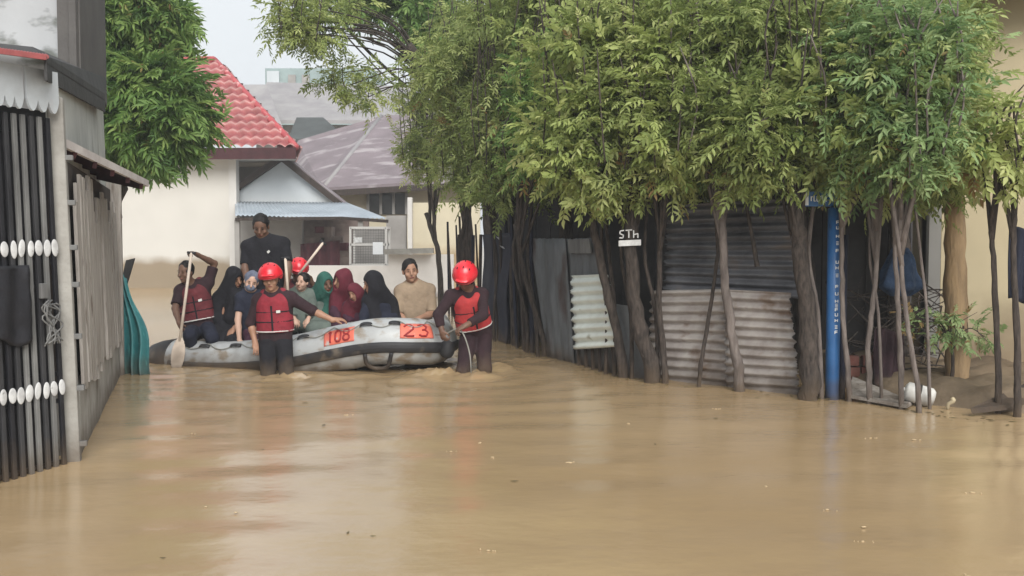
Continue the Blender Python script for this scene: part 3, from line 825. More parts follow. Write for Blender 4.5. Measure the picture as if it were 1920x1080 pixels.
# big rusty sheets
corrugated('corrugated_sheet', FW(1216, 719, .10), FW(1372, 734, .10), FW(1222, 545, .10), FW(1366, 541, .10), 10.5, 0.025, M['rust_sheet'], None, 0.012, 4)
tag(bpy.data.objects['corrugated_sheet'], 'rusty brown corrugated fence sheet left of the leaning pale trunk', 'metal sheet')
o = corrugated('corrugated_sheet', FW(1362, 736, .04), FW(1500, 745, .04), FW(1360, 543, .04), FW(1480, 549, .04), 11, 0.025, M['rust_sheet'], None, 0.02, 5)
tag(o, 'rusty brown corrugated fence sheet between the leaning pale trunk and the thick dark trunk', 'metal sheet')
o = corrugated('corrugated_sheet', FW(1246, 546, .2), FW(1500, 560, .2), FW(1252, 385, .2), FW(1490, 372, .2), 10, 0.026, M['blue_sheet'], None, 0.02, 6)
tag(o, 'dark blue-grey corrugated sheet above the rusty fence sheets', 'metal sheet')
o = corrugated('corrugated_sheet', FW(1078, 655, -.12), FW(1160, 650, -.12), FW(1070, 517, -.12), FW(1138, 514, -.12), 8, 0.022, M['pale_sheet'], None, 0.03, 7)
tag(o, 'small pale green-white corrugated sheet nailed on the fence', 'metal sheet')
# gray panels
def panel(name, pts, m, lab, th=0.02, cat='panel'):
    base = [Vector(p) for p in pts]
    a, b = base[0], base[1]
    n = (b - a).cross(Vector((0, 0, 1))).normalized() * -th
    return tag(MB().slab(base, n).build(name, m, bevel=0.003), lab, cat)
def ribbed(name, p00, p10, p01, p11, waves, m, lab, cat='metal sheet'):
    return tag(corrugated(name, p00, p01, p10, p11, waves, 0.008, m, None, 0.005, 9, 'v', 8, 10), lab, cat)
ribbed('sheet_panel', FW(1028, 682, .05), FW(1078, 690, .05), FW(994, 447, .05), FW(1060, 447, .05), 4, M['grey_sheet'], 'tall dark grey sheet panel leaning left of the small pale sheet')
ribbed('sheet_panel', FW(1072, 690, .12), FW(1152, 704, .12), FW(1062, 448, .12), FW(1118, 446, .12), 5, M['grey_sheet'], 'tall dark grey sheet panel behind the small pale corrugated sheet')
panel('fence_board', [FW(1168, 708, .02), FW(1214, 712, .02), FW(1190, 575, .02), FW(1152, 570, .02)], M['grey_sheet'], 'short grey-brown board right of the small pale corrugated sheet', cat='board')
panel('fence_board', [FW(1066, 475, .02), FW(1108, 475, .02), FW(1104, 448, .02), FW(1064, 449, .02)], M['bar_grey'], 'small lighter grey plate at the top of the tall grey panel', cat='board')
# slats below the pale sheet and dark pickets farther along
rg = random.Random(21)
for k in range(6):
    px = 1086 + k * 13
    g = FG(px)
    p0_ = FW(px, 700, -.02); p1_ = FW(px - 3, 560 + rg.uniform(-20, 20), -.02)
    tag(MB().beam(p0_, p1_, 0.035, 0.02).build('picket', M['wood_dark']), 'dark wooden picket low behind the small pale corrugated sheet', 'picket', 'pickets behind the pale sheet')
for k in range(22):
    px = 842 + k * 7.4
    g = FG(px)
    h = rg.uniform(1.5, 1.95)
    x = g.x + rg.uniform(-.03, .03)
    tag(MB().beam((x, g.y + .1, -.5), (x + rg.uniform(-.12, .06), g.y + .1 + rg.uniform(-.05, .05), h), rg.uniform(.03, .07), 0.03).build('picket', M['wood_dark'] if k % 3 else M['navy']),
        ('navy painted pole' if k % 3 == 0 else 'dark brown wooden pole') + ' of the far fence behind the right-hand rescuer', 'picket', 'dark poles of the far fence')
# navy tarp
def nv(u, v):
    a = lerp(FW(905, 440, -.15), FW(958, 436, -.15), u); b = lerp(FW(908, 640, -.2), FW(948, 648, -.2), u)
    p = lerp(a, b, v)
    return p + Vector((0.02 * math.sin(v * 9), 0.05 * math.sin(u * 14 + v) + 0.03 * mn.noise(Vector((u * 4, v * 4, 0))), 0))
tag(grid('navy_tarp', nv, 30, 24, M['navy'], None, True, 0.008), 'navy tarpaulin hanging on the far fence behind the right-hand rescuer', 'tarpaulin')
for (px, py, s, lab) in ((936, 448, .05, 'upper scrap of white cloth tied to the far fence by the navy tarpaulin'), (942, 464, .04, 'lower scrap of white cloth tied to the far fence by the navy tarpaulin')):
    c = FW(px, py, -.25)
    tag(MB().slab([c + Vector((-s, 0, s * .7)), c + Vector((s * .3, .01, s * .3)), c + Vector((s, 0, -s * .6)), c + Vector((-s * .1, 0, -s * .2))], (0, .01, 0)).build('cloth_scrap', M['oval_paint']), lab, 'cloth')

# dark shed behind the fence
sh = empty('dark_shed', (2.2, 13, 0), 'dark wooden shed behind the fence and the trees', 'shed')
q0, q1 = Vector((-0.2, 15.6, 0)), Vector((4.55, 11.3, 0))
d_ = (q1 - q0).normalized(); n_ = Vector((d_.y, -d_.x, 0))
L_ = (q1 - q0).length
for k in range(24):
    t0 = k * L_ / 24
    a_ = q0 + d_ * (t0 + 0.01); b_ = q0 + d_ * (t0 + L_ / 24 - 0.01)
    z1 = 3.4
    MB().slab([(a_.x, a_.y, -.5), (b_.x, b_.y, -.5), (b_.x, b_.y, z1), (a_.x, a_.y, z1)], n_ * random.Random(k).uniform(.02, .05)).build('plank', M['dark_shed'], sh)
MB().slab([q0 + Vector((-.3, 0, 3.3)), q1 + Vector((.1, -.3, 3.3)), q1 + Vector((.9, 1.8, 3.9)), q0 + Vector((.6, 2, 3.9))], (0, 0, .05)).build('roof', M['dark_shed'], sh)
# low boards behind the rusty sheets
# beige building at right
bb = empty('beige_house', (6, 10.6, 0), 'beige plastered house at the right edge with a dark eave', 'house')
w0 = W(1766, 400, 11.2); w1 = Vector((8.5, 9.6, 0))
MB().slab([(w0.x, 11.2, -.5), (w1.x, w1.y, -.5), (w1.x, w1.y, 4.62), (w0.x, 11.2, 4.62)], (0, .2, 0)).build('wall', M['beige_wall'], bb)
ws = W(1748, 400, 11.25)
MB().slab([(ws.x, 11.32, -.5), (w0.x - .004, 11.2, -.5), (w0.x - .004, 11.2, 4.62), (ws.x, 11.32, 4.62)], (0, .2, 0)).build('corner_strip', M['house_trim'], bb)
MB().slab([(ws.x, 11.4, -.5), (ws.x, 14.5, -.5), (ws.x, 14.5, 4.62), (ws.x, 11.4, 4.62)], (.15, 0, 0)).build('side_wall', M['beige_wall'], bb)
MB().slab([(4.5, 10.7, 4.05), (9, 9.0, 4.05), (9, 12, 5.0), (4.5, 13, 5.0)], (0, 0, .08)).build('eave', M['maroon_wood'], bb)

# blue pole
g = G(1560, 747)
bp_ = empty('blue_pole', g, 'blue painted pole with small white lettering down its side', 'pole')
D_ = g.y; r_ = 0.064
top = W(1564, 392, D_)
MB().tube([(g.x, D_, -.5), (g.x, D_, .8), (g.x, D_, top.z)], r_, 24).build('pole_shaft', M['blue_pole'], bp_, smooth=True)
MB().ell((g.x, D_, top.z), (r_, r_, .02)).build('pole_cap', M['blue_pole'], bp_, smooth=True)
MB().tube([(g.x + .095, D_ + .02, -.5), (g.x + .105, D_ + .02, 1.55)], 0.03, 10).build('back_pipe', M['navy'], bp_, smooth=True)
rg = random.Random(2)
ys_ = [417, 427, 443, 456, 470, 491, 502, 516, 537, 550, 564, 572, 580, 589, 600, 612, 622]
for i, py in enumerate(ys_):
    z = W(1564, py, D_).z
    ang = 0.12
    def sp(a, zz): return Vector((g.x + math.sin(a) * (r_ + .002), D_ - math.cos(a) * (r_ + .002), zz))
    mb = MB()
    kind = i % 4
    st = [((-.012, -.013), (-.012, .013)), ((-.012, .013), (.012, .013)), ((-.012, 0), (.012, 0)), ((.012, -.013), (.012, .013)), ((-.012, -.013), (.012, -.013))]
    use = {0: (0, 1, 2), 1: (0, 4, 3), 2: (0, 2, 3), 3: (1, 2, 4)}[kind]
    for k in use:
        (a0, z0), (a1, z1) = st[k]
        mb.beam(sp(ang + a0 / r_, z + z0), sp(ang + a1 / r_, z + z1), 0.007, 0.007, up=(0, 1, 0.01))
    mb.build('letter_mark', M['paint_white'], bp_)
sg = empty('street_sign', W(1528, 372, D_ - .02), 'small blue sign with a white end and faint white lettering beside the blue pole', 'sign')
MB().slab([W(1506, 387, D_), W(1572, 387, D_), W(1572, 359, D_), W(1506, 359, D_)], (0, .02, 0)).build('sign_plate', M['blue_pole'], sg)
MB().slab([W(1508, 385, D_ - .004), W(1516, 385, D_ - .004), W(1516, 361, D_ - .004), W(1508, 361, D_ - .004)], (0, .003, 0)).build('white_end', M['paint_white'], sg)
mb = MB()
for i in range(6):
    x0 = 1521 + i * 5.2
    mb.beam(W(x0, 377, D_ - .004), W(x0, 368 - (i % 2) * 2, D_ - .004), .01, .004, up=(0, 1, 0))
    mb.beam(W(x0, 377 if i % 3 else 369, D_ - .007), W(x0 + 3, 377 if i % 3 else 369, D_ - .007), .004, .01)
mb.build('lettering', M['paint_white'], sg)

# small white sign on the fence
ss = empty('small_sign', W(1182, 450, FG(1222).y - .30), 'small white house sign with raised letters on the trunk by the fence', 'sign')
D2 = FG(1222).y - .30
MB().slab([W(1160, 462, D2), W(1202, 460, D2), W(1202, 449, D2), W(1160, 451, D2)], (0, .03, 0)).build('sign_bar', M['oval_paint'], ss, bevel=.003)
mb = MB()
def stroke(mb, pts, D, w=.012):
    for a_, b_ in zip(pts, pts[1:]): mb.beam(W(*a_, D), W(*b_, D), w, w)
stroke(mb, [(1170, 432), (1163, 433), (1162, 438), (1169, 441), (1168, 446), (1161, 446)], D2)
stroke(mb, [(1173, 432), (1185, 431)], D2); stroke(mb, [(1179, 432), (1179, 446)], D2)
stroke(mb, [(1188, 432), (1188, 446)], D2); stroke(mb, [(1188, 440), (1196, 438), (1196, 446)], D2)
mb.build('letters', M['oval_paint'], ss)

# things right of the pole
g = G(1700, 762)
def netf(u, v):
    a = u * 2 * math.pi
    r = 0.225 * (0.15 + v) ** .6 * (1 - max(0, v - .8) * 3) * (1 + 0.14 * math.sin(a * 5 + v * 3) + .25 * mn.noise(Vector((math.cos(a) * 2, math.sin(a) * 2, v * 3))))
    c = W(1688, 508, 10.3)
    return Vector((c.x + math.cos(a) * r, c.y + math.sin(a) * r * .6, c.z + .24 - v * .5))
tag(grid('blue_net', netf, 40, 24, M['blue_net'], None, True), 'bundle of dark blue netting hanging between the thin trunks', 'netting')
rg = random.Random(31)
for k in range(12):
    r, c = divmod(k, 4)
    p = W(1600 + c * 25 + rg.uniform(-3, 3), 718 - r * 21, 10.05)
    tag(MB().box(p, (.125, .1, .10), rz=rg.uniform(-.2, .2)).build('brick', M['brick'], bevel=.006), 'dull red brick stacked on the mud behind the thin trunks', 'brick', 'stacked bricks behind the thin trunks')
def mcl(u, v):
    a = lerp(W(1640, 618, 9.95), W(1692, 622, 9.95), u); b = lerp(W(1638, 722, 9.6), W(1698, 752, 9.5), u)
    return lerp(a, b, v) + Vector((0, .03 * math.sin(u * 17 + v * 3), .02 * math.sin(u * 5)))
tag(grid('sacking', mcl, 24, 16, M['cloth_darkred'], None, True, .01), 'dark maroon sacking draped over the stacked bricks', 'sacking')
tag(MB().slab([G(1590, 752) + Vector((0, 0, .03)), G(1700, 770) + Vector((0, 0, .02)), W(1712, 758, 9.0), W(1600, 712, 9.7)], (0, 0.02, .03)).build('plank', M['wood_old']), 'grey plank lying half in the water right of the blue pole', 'plank')
tag(MB().slab([G(1822, 782) + Vector((0, 0, .03)), G(1905, 778) + Vector((0, 0, .05)), W(1950, 738, 8.9), W(1925, 728, 8.9)], (0, 0.03, .04)).build('plank', M['wood_dark']), 'dark wet board sloping out of the water at the right edge', 'plank')
# white jerrycan split open
jc = empty('plastic_drum', W(1722, 742, 8.9), 'white plastic drum tipped over on the muddy bank', 'drum')
c = W(1724, 740, 8.95)
ax1 = Vector((.85, -.25, -.25)).normalized(); 
MB().tube([c - ax1 * .13, c - ax1 * .11, c - ax1 * .02, c + ax1 * .10, c + ax1 * .125], [.055, .085, .09, .09, .07], 18).build('drum_body', M['plastic_white'], jc, smooth=True)
MB().tube([c - ax1 * .02, c + ax1 * .0], .093, 18).build('dark_band', M['sheet_dark'], jc, smooth=True)
MB().tube([c - ax1 * .15, c - ax1 * .12], .025, 10).build('neck', M['plastic_white'], jc, smooth=True)
c = W(1780, 758, 8.75)
tag(MB().tube(spline([c + Vector((.02, 0, .06)), c + Vector((.03, -.01, .03)), c + Vector((-.01, 0, 0)), c + Vector((-.015, 0, -.05))], 9), [.012, .02, .022, .02, .018, .018, .018, .017, .012], 8).build('plastic_scrap', M['cream_plastic'], smooth=True),
    'small cream plastic scrap sticking out of the water by the white drum', 'litter')
def hcl(u, v):
    a = lerp(W(1893, 428, 9.2), W(1945, 424, 9.2), u); b = lerp(W(1893, 560, 9.2), W(1945, 572, 9.2), u)
    return lerp(a, b, v) + Vector((0, .03 * math.sin(u * 13 + v * 2), .015 * math.sin(u * 9)))
tag(grid('hanging_shirt', hcl, 24, 18, M['cloth_navy'], None, True, .01), 'dark blue garment hanging from the thin tree at the right edge', 'garment')
rg = random.Random(77)
mb = MB()
for k in range(110):
    p = W(rg.uniform(1590, 1770), rg.uniform(540, 725), rg.uniform(10.2, 11.0))
    dv = Vector((rg.uniform(-1, 1), rg.uniform(-.3, .3), rg.uniform(-.6, .6))).normalized() * rg.uniform(.1, .3)
    mb.tube(spline([p - dv, p + Vector((rg.uniform(-.02, .02), 0, rg.uniform(-.03, .03))), p + dv], 6), rg.uniform(.003, .010), 5)
tag(mb.build('brushwood', M['bark']), 'tangled heap of dead brushwood behind the thin trunks', 'brushwood', kind='stuff')

# foam flecks and floating leaves on the water
rg = random.Random(404)
mb = MB()
for k in range(36):
    x, y = rg.uniform(-3.6, 4.6), rg.uniform(3.9, 8.8) if k % 3 else rg.uniform(3.9, 5.8)
    if x < -2.9 and y > 5: continue
    w = rg.uniform(.004, .013)
    mb.ell((x, y, .004), (w * rg.uniform(1, 2.6), w, .004), nu=8, nv=4)
    for j in range(rg.randint(0, 4)):
        mb.ell((x + rg.uniform(-.05, .05), y + rg.uniform(-.03, .03), .004), (w * .5, w * .4, .005), nu=6, nv=4)
tag(mb.build('foam_flecks', mat('foam', (0.46, 0.35, 0.215), (0.42, 0.31, 0.18), 9, 0.5, wet=False), smooth=True), 'pale foam flecks drifting on the brown flood water', 'foam', kind='stuff')
mb = MB()
for k in range(150):
    f = rg.random()
    if k % 15 == 0: x, y = rg.uniform(-2.6, 3.5), rg.uniform(4.2, 10)
    else:
        g = FG(rg.uniform(960, 1850)); x, y = g.x + rg.uniform(-.1, .1), g.y - abs(rg.gauss(.1, .22))
    a = rg.uniform(0, 6.28); l = rg.uniform(.012, .035); d = Vector((math.cos(a), math.sin(a), 0)); e = Vector((-d.y, d.x, 0))
    c = Vector((x, y, .006))
    mb.slab([c - d * l, c - e * l * .35, c + d * l, c + e * l * .35], (0, 0, .002))
tag(mb.build('floating_leaves', mat('dead_leaf', (0.16, 0.13, 0.05), (0.07, 0.05, 0.025), 9, 0.6, wet=False)), 'dead leaves and bits of litter floating along the fence', 'leaves', kind='stuff')

# ------------------------------------------------------------------ foliage
def spray_template(rs, pairs, L, ll, lw, droop, spread=0.95):
    """one compound leaf: leaflets either side of a stalk that runs along +Y; returns (V, F, per-vertex offset tint)"""
    V = []; F = []; T = []
    def leaflet(p, d, l, w, tw):
        n = Vector((0, 0, 1)); s = d.cross(n).normalized()
        n2 = s.cross(d)
        s = s * math.cos(tw) + n2 * math.sin(tw)
        b = len(V)
        tint = rs.uniform(-.12, .12)
        V.extend([p, p + d * l * .35 + s * w - n2 * .15 * w, p + d * l * .7 + s * w * .75, p + d * l - Vector((0, 0, l * .22)), p + d * l * .7 - s * w * .75, p + d * l * .35 - s * w - n2 * .15 * w])
        F.extend([(b, b + 1, b + 2, b + 3), (b, b + 3, b + 4, b + 5)])
        T.extend([tint] * 6)
    for i in range(pairs):
        t = (i + .7) / (pairs + .3)
        y = L * t; z = -droop * L * t * t
        for sgn in (-1, 1):
            a = spread + rs.uniform(-.15, .15)
            d = Vector((sgn * math.sin(a), math.cos(a), -droop * 1.1 * t - rs.uniform(0, .35))).normalized()
            leaflet(Vector((0, y, z)), d, ll * rs.uniform(.8, 1.15), lw, rs.uniform(-.6, .6))
    leaflet(Vector((0, L, -droop * L)), Vector((0, 1, -droop * 1.6)).normalized(), ll, lw, 0)
    # stalk
    b = len(V)
    V.extend([Vector((-.004, 0, 0)), Vector((.004, 0, 0)), Vector((.003, L, -droop * L)), Vector((-.003, L, -droop * L))])
    F.append((b, b + 1, b + 2, b + 3)); T.extend([0] * 4)
    return np.array([tuple(v) for v in V], dtype=np.float32), np.array(F, dtype=np.int32), np.array(T, dtype=np.float32)

_rs = random.Random(99)
TPL = {
    'hedge': [spray_template(_rs, 3, .155, .072, .0135, .35) for _ in range(5)],
    'broad': [spray_template(_rs, 3, .15, .084, .018, .4, .85) for _ in range(5)],
    'long': [spray_template(_rs, 5, .34, .20, .026, .5, .8) for _ in range(5)],
}

def crown(name, parent, clumps, tpl, m, scale, seed, tint0=0.5, up=0.25, fill=None):
    """clumps: list of (centre, radius, nsprays, tint)"""
    r = np.random.default_rng(seed)
    Vs = []; Fs = []; Ts = []; base = 0
    P = []; Dv = []; T = []
    for c, rad, n, tint in clumps:
        q = r.normal(size=(n, 3)); q /= np.linalg.norm(q, axis=1)[:, None]
        rr = rad * np.where(r.random(n) < .8, 0.2 + 0.9 * r.random(n) ** .6, 0.9 + 1.0 * r.random(n))
        p = np.array(c) + q * rr[:, None] * np.array([1, 1, .85])
        d = q * .9 + r.normal(size=(n, 3)) * .55 + np.array([0, -.12, up - .2])
        P.append(p); Dv.append(d); T.append(np.full(n, tint) + r.normal(size=n) * .11)
    P = np.concatenate(P); D = np.concatenate(Dv); T = np.concatenate(T)
    D /= np.linalg.norm(D, axis=1)[:, None]
    upv = np.array([0, 0, 1.0]) + r.normal(size=D.shape) * .45
    X = np.cross(D, upv); X /= np.linalg.norm(X, axis=1)[:, None]
    Zv = np.cross(X, D)
    S = scale * r.uniform(.5, 1.3, size=len(P))
    which = r.integers(0, len(TPL[tpl]), size=len(P))
    for k, (tv, tf, tt) in enumerate(TPL[tpl]):
        I = np.where(which == k)[0]
        if not len(I): continue
        v = (tv[None, :, 0, None] * X[I][:, None, :] + tv[None, :, 1, None] * D[I][:, None, :] + tv[None, :, 2, None] * Zv[I][:, None, :]) * S[I][:, None, None] + P[I][:, None, :]
        f = tf[None] + (np.arange(len(I)) * len(tv))[:, None, None] + base
        base += len(I) * len(tv)
        Vs.append(v.reshape(-1, 3)); Fs.append(f.reshape(-1, 4)); Ts.append((T[I][:, None] + tt[None]).reshape(-1))
    me = np_mesh(name, np.concatenate(Vs), np.concatenate(Fs), np.clip(np.concatenate(Ts), 0, 1))
    return link(name, me, m, parent)

def tree(name, label, path, rad, blobs, m_leaf, m_bark='bark', tpl='hedge', scale=1.0, seed=1, dens=1.0, clump_r=.27, group=None, cat='tree', up=.25, tint=.5, limb=.022, limb_n=12, wobble=.22):
    """path: trunk points; blobs: (centre, (rx, ry, rz), nclumps)"""
    r = random.Random(seed)
    path = [Vector(p) for p in path]
    root = empty(name, (path[0].x, path[0].y, 0), label, cat, group)
    pts = spline(path, 5 * len(path))
    mb = MB()
    n = len(pts)
    wob = [Vector((r.uniform(-1, 1), r.uniform(-1, 1), 0)) * rad * wobble for _ in pts]
    rads = [rad * (1.12 - .45 * i / n) * (1 + r.uniform(-.06, .06)) for i in range(n)]
    mb.tube([p + w for p, w in zip(pts, wob)], rads, 10, jit=.07, rng=r)
    top = pts[-1]
    clumps = []
    for c, rr, k in blobs:
        c = Vector(c)
        for _ in range(int(k * 1.35)):
            while True:
                q = Vector((r.uniform(-1, 1), r.uniform(-1, 1), r.uniform(-1, 1)))
                if q.length < 1: break
            q = q * (0.55 + .45 * r.random()) if r.random() < .5 else q.normalized() * r.uniform(.75, 1.05)
            p = c + Vector((q.x * rr[0], q.y * rr[1], q.z * rr[2]))
            ra = clump_r * r.uniform(.65, 1.3)
            clumps.append((tuple(p), ra, max(6, int(dens * 50 * (ra / .30) ** 2)), tint + r.gauss(0, .15)))
    # hanging twigs ragged along the lower edge
    if group:
        for c, rr, k in blobs[:1] + blobs[2:]:
            for _ in range(max(2, k // 4)):
                a = r.uniform(0, 6.28)
                p = Vector(c) + Vector((math.cos(a) * rr[0] * r.uniform(.2, 1.05), -rr[1] * r.uniform(0, .9), -rr[2] * r.uniform(.95, 1.12)))
                for q in range(3):
                    clumps.append((tuple(p - Vector((0, 0, .09 * q))), .07, 5, tint + r.gauss(.12, .12)))
                mb.tube(spline([p + Vector((0, .1, .3)), p, p - Vector((r.uniform(-.03, .03), 0, .22))], 6), [.006] * 5 + [.003], 5)
    cs = [q for q in clumps if q[1] > .1]; r.shuffle(cs)
    for c, ra, _, _ in cs[:limb_n]:
        c = Vector(c)
        k = r.uniform(.82, 1.0) if rad < .06 else r.uniform(.7, 1.0); s = pts[min(n - 1, int(k * (n - 1)))]
        m1 = lerp(s, c, .4) + Vector((r.uniform(-.1, .1), r.uniform(-.1, .1), .12 + .1 * (c - s).length))
        m1.z = max(m1.z, s.z - .1)
        L = (c - s).length
        mb.tube(spline([s, m1, c], 9), [limb * (1 - .07 * i) for i in range(9)], 6)
    # upright shoots through the crown
    for c, rr, k in blobs:
        c = Vector(c)
        for _ in range(max(3, k // 2)):
            x, y = r.uniform(-.9, .9), r.uniform(-1.1, .2)
            p = c + Vector((x * rr[0], y * rr[1], -rr[2] * r.uniform(.6, 1.1)))
            mb.tube(spline([p, p + Vector((r.uniform(-.08, .08), r.uniform(-.06, .06), rr[2])), p + Vector((r.uniform(-.2, .2), r.uniform(-.1, .1), rr[2] * 2))], 6), [limb * .42] * 5 + [limb * .2], 5)
    mb.build('trunk', M[m_bark], root, smooth=True)
    crown('crown', root, clumps, tpl, M[m_leaf], scale, seed, up=up)
    return root

def gp(px, py, D): return W(px, py, D)

# the row of slender trees along the fence: (base px, lean path px/py list, radius, blobs in px, leaf, label)
def hedge_tree(label, base, path, rad, blobs, leaf='leaf_hedge', bark='bark', seed=0, dD=0.0, tint=.5, dens=.8, limb_n=12, tpl='hedge', scale=1.0):
    g = FG(base[0]); D = g.y - .08 + dD
    P = [W(base[0], base[1], D)]; P[0].z = -.5
    P.append(W(base[0], base[1] - 20, D))
    for px, py, *e in path: P.append(W(px, py, D + (e[0] if e else 0)))
    s = D / FPX
    B = [(W(px, py, D + dd), (rx * s, .55 * (rx + ry) / 2 * s + .25, ry * s), n) for px, py, dd, rx, ry, n in blobs]
    return tree('slender_tree', label, P, rad, B, leaf, bark, tpl, scale, seed, dens, group='slender trees along the fence', tint=tint, limb_n=limb_n)

hedge_tree('reddish-brown forked tree at the far left hedge end behind the man in tan', (828, 600), [(822, 480), (800, 400, .3)], .07,
           [(800, 220, .6, 55, 95, 18), (850, 110, .8, 60, 90, 18), (800, 272, .3, 35, 50, 8)], 'leaf_hedge', seed=101, dD=1.0, tint=.5, dens=.85, scale=1.15)
hedge_tree('slender tree rising just behind the right-hand rescuer\'s helmet', (872, 610), [(862, 480), (880, 380)], .055,
           [(885, 218, .4, 75, 100, 22), (900, 90, .6, 80, 100, 22), (870, 297, .2, 50, 40, 8)], 'leaf_hedge', seed=102, dD=.6, tint=.5, dens=.85, scale=1.1)
hedge_tree('slender dark tree between the navy tarpaulin and the tall grey panel', (968, 652), [(960, 520), (975, 400)], .05,
           [(980, 218, .3, 100, 110, 28), (1000, 70, .4, 110, 110, 26), (960, 307, .1, 70, 60, 14)], 'leaf_hedge', seed=103, dD=.3, tint=.42)
hedge_tree('thin tree leaning left out of the gap by the tall grey panel', (1020, 668), [(985, 520), (965, 420)], .04,
           [(1010, 252, .0, 70, 50, 12), (1040, 170, .3, 80, 80, 16)], 'leaf_deep', seed=104, dD=.1, tint=.6)
hedge_tree('slender tree leaning over the small pale corrugated sheet', (1168, 706), [(1140, 560), (1115, 440), (1110, 380)], .055,
           [(1105, 248, -.2, 100, 95, 26), (1120, 110, .2, 110, 100, 24), (1115, 307, -.2, 60, 25, 6)], 'leaf_yellow', seed=105, dD=0, tint=.42, tpl='broad')
hedge_tree('thick rough trunk tree that carries the small white sign', (1222, 712), [(1196, 600), (1184, 470), (1190, 380)], .085,
           [(1200, 228, -.1, 100, 100, 26), (1210, 80, .2, 110, 100, 24), (1170, 287, -.1, 60, 30, 7)], 'leaf_hedge', seed=106, dD=-.1, tint=.55)
hedge_tree('slim straight tree right beside the left edge of the rusty fence sheets', (1246, 716), [(1236, 560), (1240, 400)], .035,
           [(1250, 237, -.2, 75, 65, 14), (1270, 150, 0, 90, 90, 18)], 'leaf_yellow', seed=107, dD=-.05, tint=.5, tpl='broad')
hedge_tree('very thin dark sapling slanting across the middle of the rusty sheets', (1312, 722), [(1328, 600), (1345, 480), (1350, 400)], .022,
           [(1340, 247, .1, 65, 50, 10)], 'leaf_deep', seed=108, dD=-.05, tint=.7, limb_n=6)
hedge_tree('slender pale trunk tree leaning left between the two rusty fence sheets', (1386, 730), [(1368, 600), (1356, 480), (1354, 400)], .05,
           [(1340, 228, 0, 100, 90, 24), (1350, 90, .2, 110, 100, 24)], 'leaf_hedge', 'bark_pale', seed=109, dD=-.05, tint=.48)
hedge_tree('thick dark forked trunk tree just left of the blue pole', (1518, 742), [(1512, 600), (1500, 470), (1488, 380)], .09,
           [(1460, 218, .1, 110, 100, 26), (1480, 80, .2, 120, 100, 26), (1430, 255, -.1, 45, 24, 6)], 'leaf_hedge', 'bark', seed=110, dD=-.1, tint=.45)
hedge_tree('thin grey sapling directly right of the blue pole', (1592, 748), [(1582, 620), (1578, 480), (1580, 380)], .026,
           [(1600, 275, .15, 50, 28, 8), (1560, 180, 0, 80, 80, 16)], 'leaf_yellow', 'bark_pale', seed=111, tint=.55, limb_n=8, tpl='broad')
hedge_tree('crooked pale sapling second to the right of the blue pole', (1630, 752), [(1628, 640), (1640, 540), (1648, 380)], .027,
           [(1630, 233, 0, 80, 75, 16), (1640, 110, .1, 100, 100, 20)], 'leaf_blue', 'bark_pale', seed=112, tint=.5, limb_n=9)
hedge_tree('thin sapling in front of the blue netting, left of a pair', (1690, 756), [(1686, 620), (1680, 500), (1676, 390)], .024,
           [(1690, 237, 0, 70, 55, 13), (1700, 160, .1, 90, 90, 18)], 'leaf_hedge', 'bark_pale', seed=113, tint=.5, limb_n=8)
hedge_tree('thin sapling in front of the blue netting, right of a pair, by the white drum', (1722, 764), [(1706, 640), (1692, 520), (1690, 390)], .024,
           [(1710, 218, -.1, 65, 75, 14), (1710, 100, .1, 70, 80, 14)], 'leaf_blue', 'bark_pale', seed=114, dD=-.1, tint=.55, limb_n=8)
hedge_tree('slender dark sapling near the right edge before the beige wall', (1872, 766), [(1868, 620), (1862, 480), (1856, 400)], .028,
           [(1845, 245, .1, 40, 60, 4)], 'leaf_yellow', 'bark', seed=115, dD=.2, tint=.6, dens=.65, limb_n=12, tpl='broad')
hedge_tree('forked dark sapling at the right edge beside the hanging garment', (1908, 774), [(1906, 620), (1900, 480), (1902, 400)], .03,
           [(1908, 245, 0, 32, 55, 3)], 'leaf_yellow', 'bark', seed=116, dD=.1, tint=.62, dens=.65, limb_n=12, tpl='broad')

# tan trunk tree
P = [W(1796, 740, 9.75), W(1795, 700, 9.75), W(1792, 560, 9.75), W(1790, 420, 9.75), W(1788, 250, 9.75), W(1786, 100, 9.75)]
P[0].z = -.3
tree('tan_trunk_tree', 'tree with a thick smooth tan trunk before the beige house', P, .112,
     [(W(1730, 190, 9.6), (.45, .5, .55), 20), (W(1690, 70, 9.7), (.6, .6, .6), 22), (W(1760, 60, 9.9), (.18, .4, .35), 7), (W(1750, 320, 9.5), (.35, .3, .15), 8)],
     'leaf_hedge', 'bark_tan', seed=120, tint=.5, limb_n=12, wobble=.04)

# taller canopy trees behind the fence fill the top of the view
def back_tree(label, px, D, blobs, seed, leaf='leaf_hedge', tint=.45, tpl='hedge', scale=1.1, dens=.8, bark='bark', rad=.11, limb_n=22):
    g = G(px, 450 + FPX * CH / D)
    P = [Vector((g.x, D, -.5)), Vector((g.x + .05, D, 1.0)), Vector((g.x - .05, D, 2.6)), Vector((g.x + .1, D, 4.2))]
    B = [(W(a, b, D + dd), (rx * D / FPX, .8, ry * D / FPX), n) for a, b, dd, rx, ry, n in blobs]
    return tree('leafy_tree', label, P, rad, B, leaf, bark, tpl, scale, seed, dens, clump_r=.34, group='leafy trees behind the fence', tint=tint, limb_n=limb_n)
back_tree('leafy tree behind the fence above the right-hand rescuer, darker green', 930, 16.5, [(880, 130, 0, 90, 100, 26), (960, 60, 0, 100, 110, 26), (900, 268, 0, 80, 70, 18), (1010, -50, 0, 80, 50, 10)], 201, 'leaf_hedge', .42)
back_tree('leafy tree behind the fence above the small pale corrugated sheet', 1060, 13.6, [(1060, 140, 0, 120, 110, 30), (1080, 10, 0, 130, 80, 24), (1060, 268, 0, 100, 55, 18), (1090, -90, 0, 140, 50, 12)], 202, 'leaf_hedge', .45)
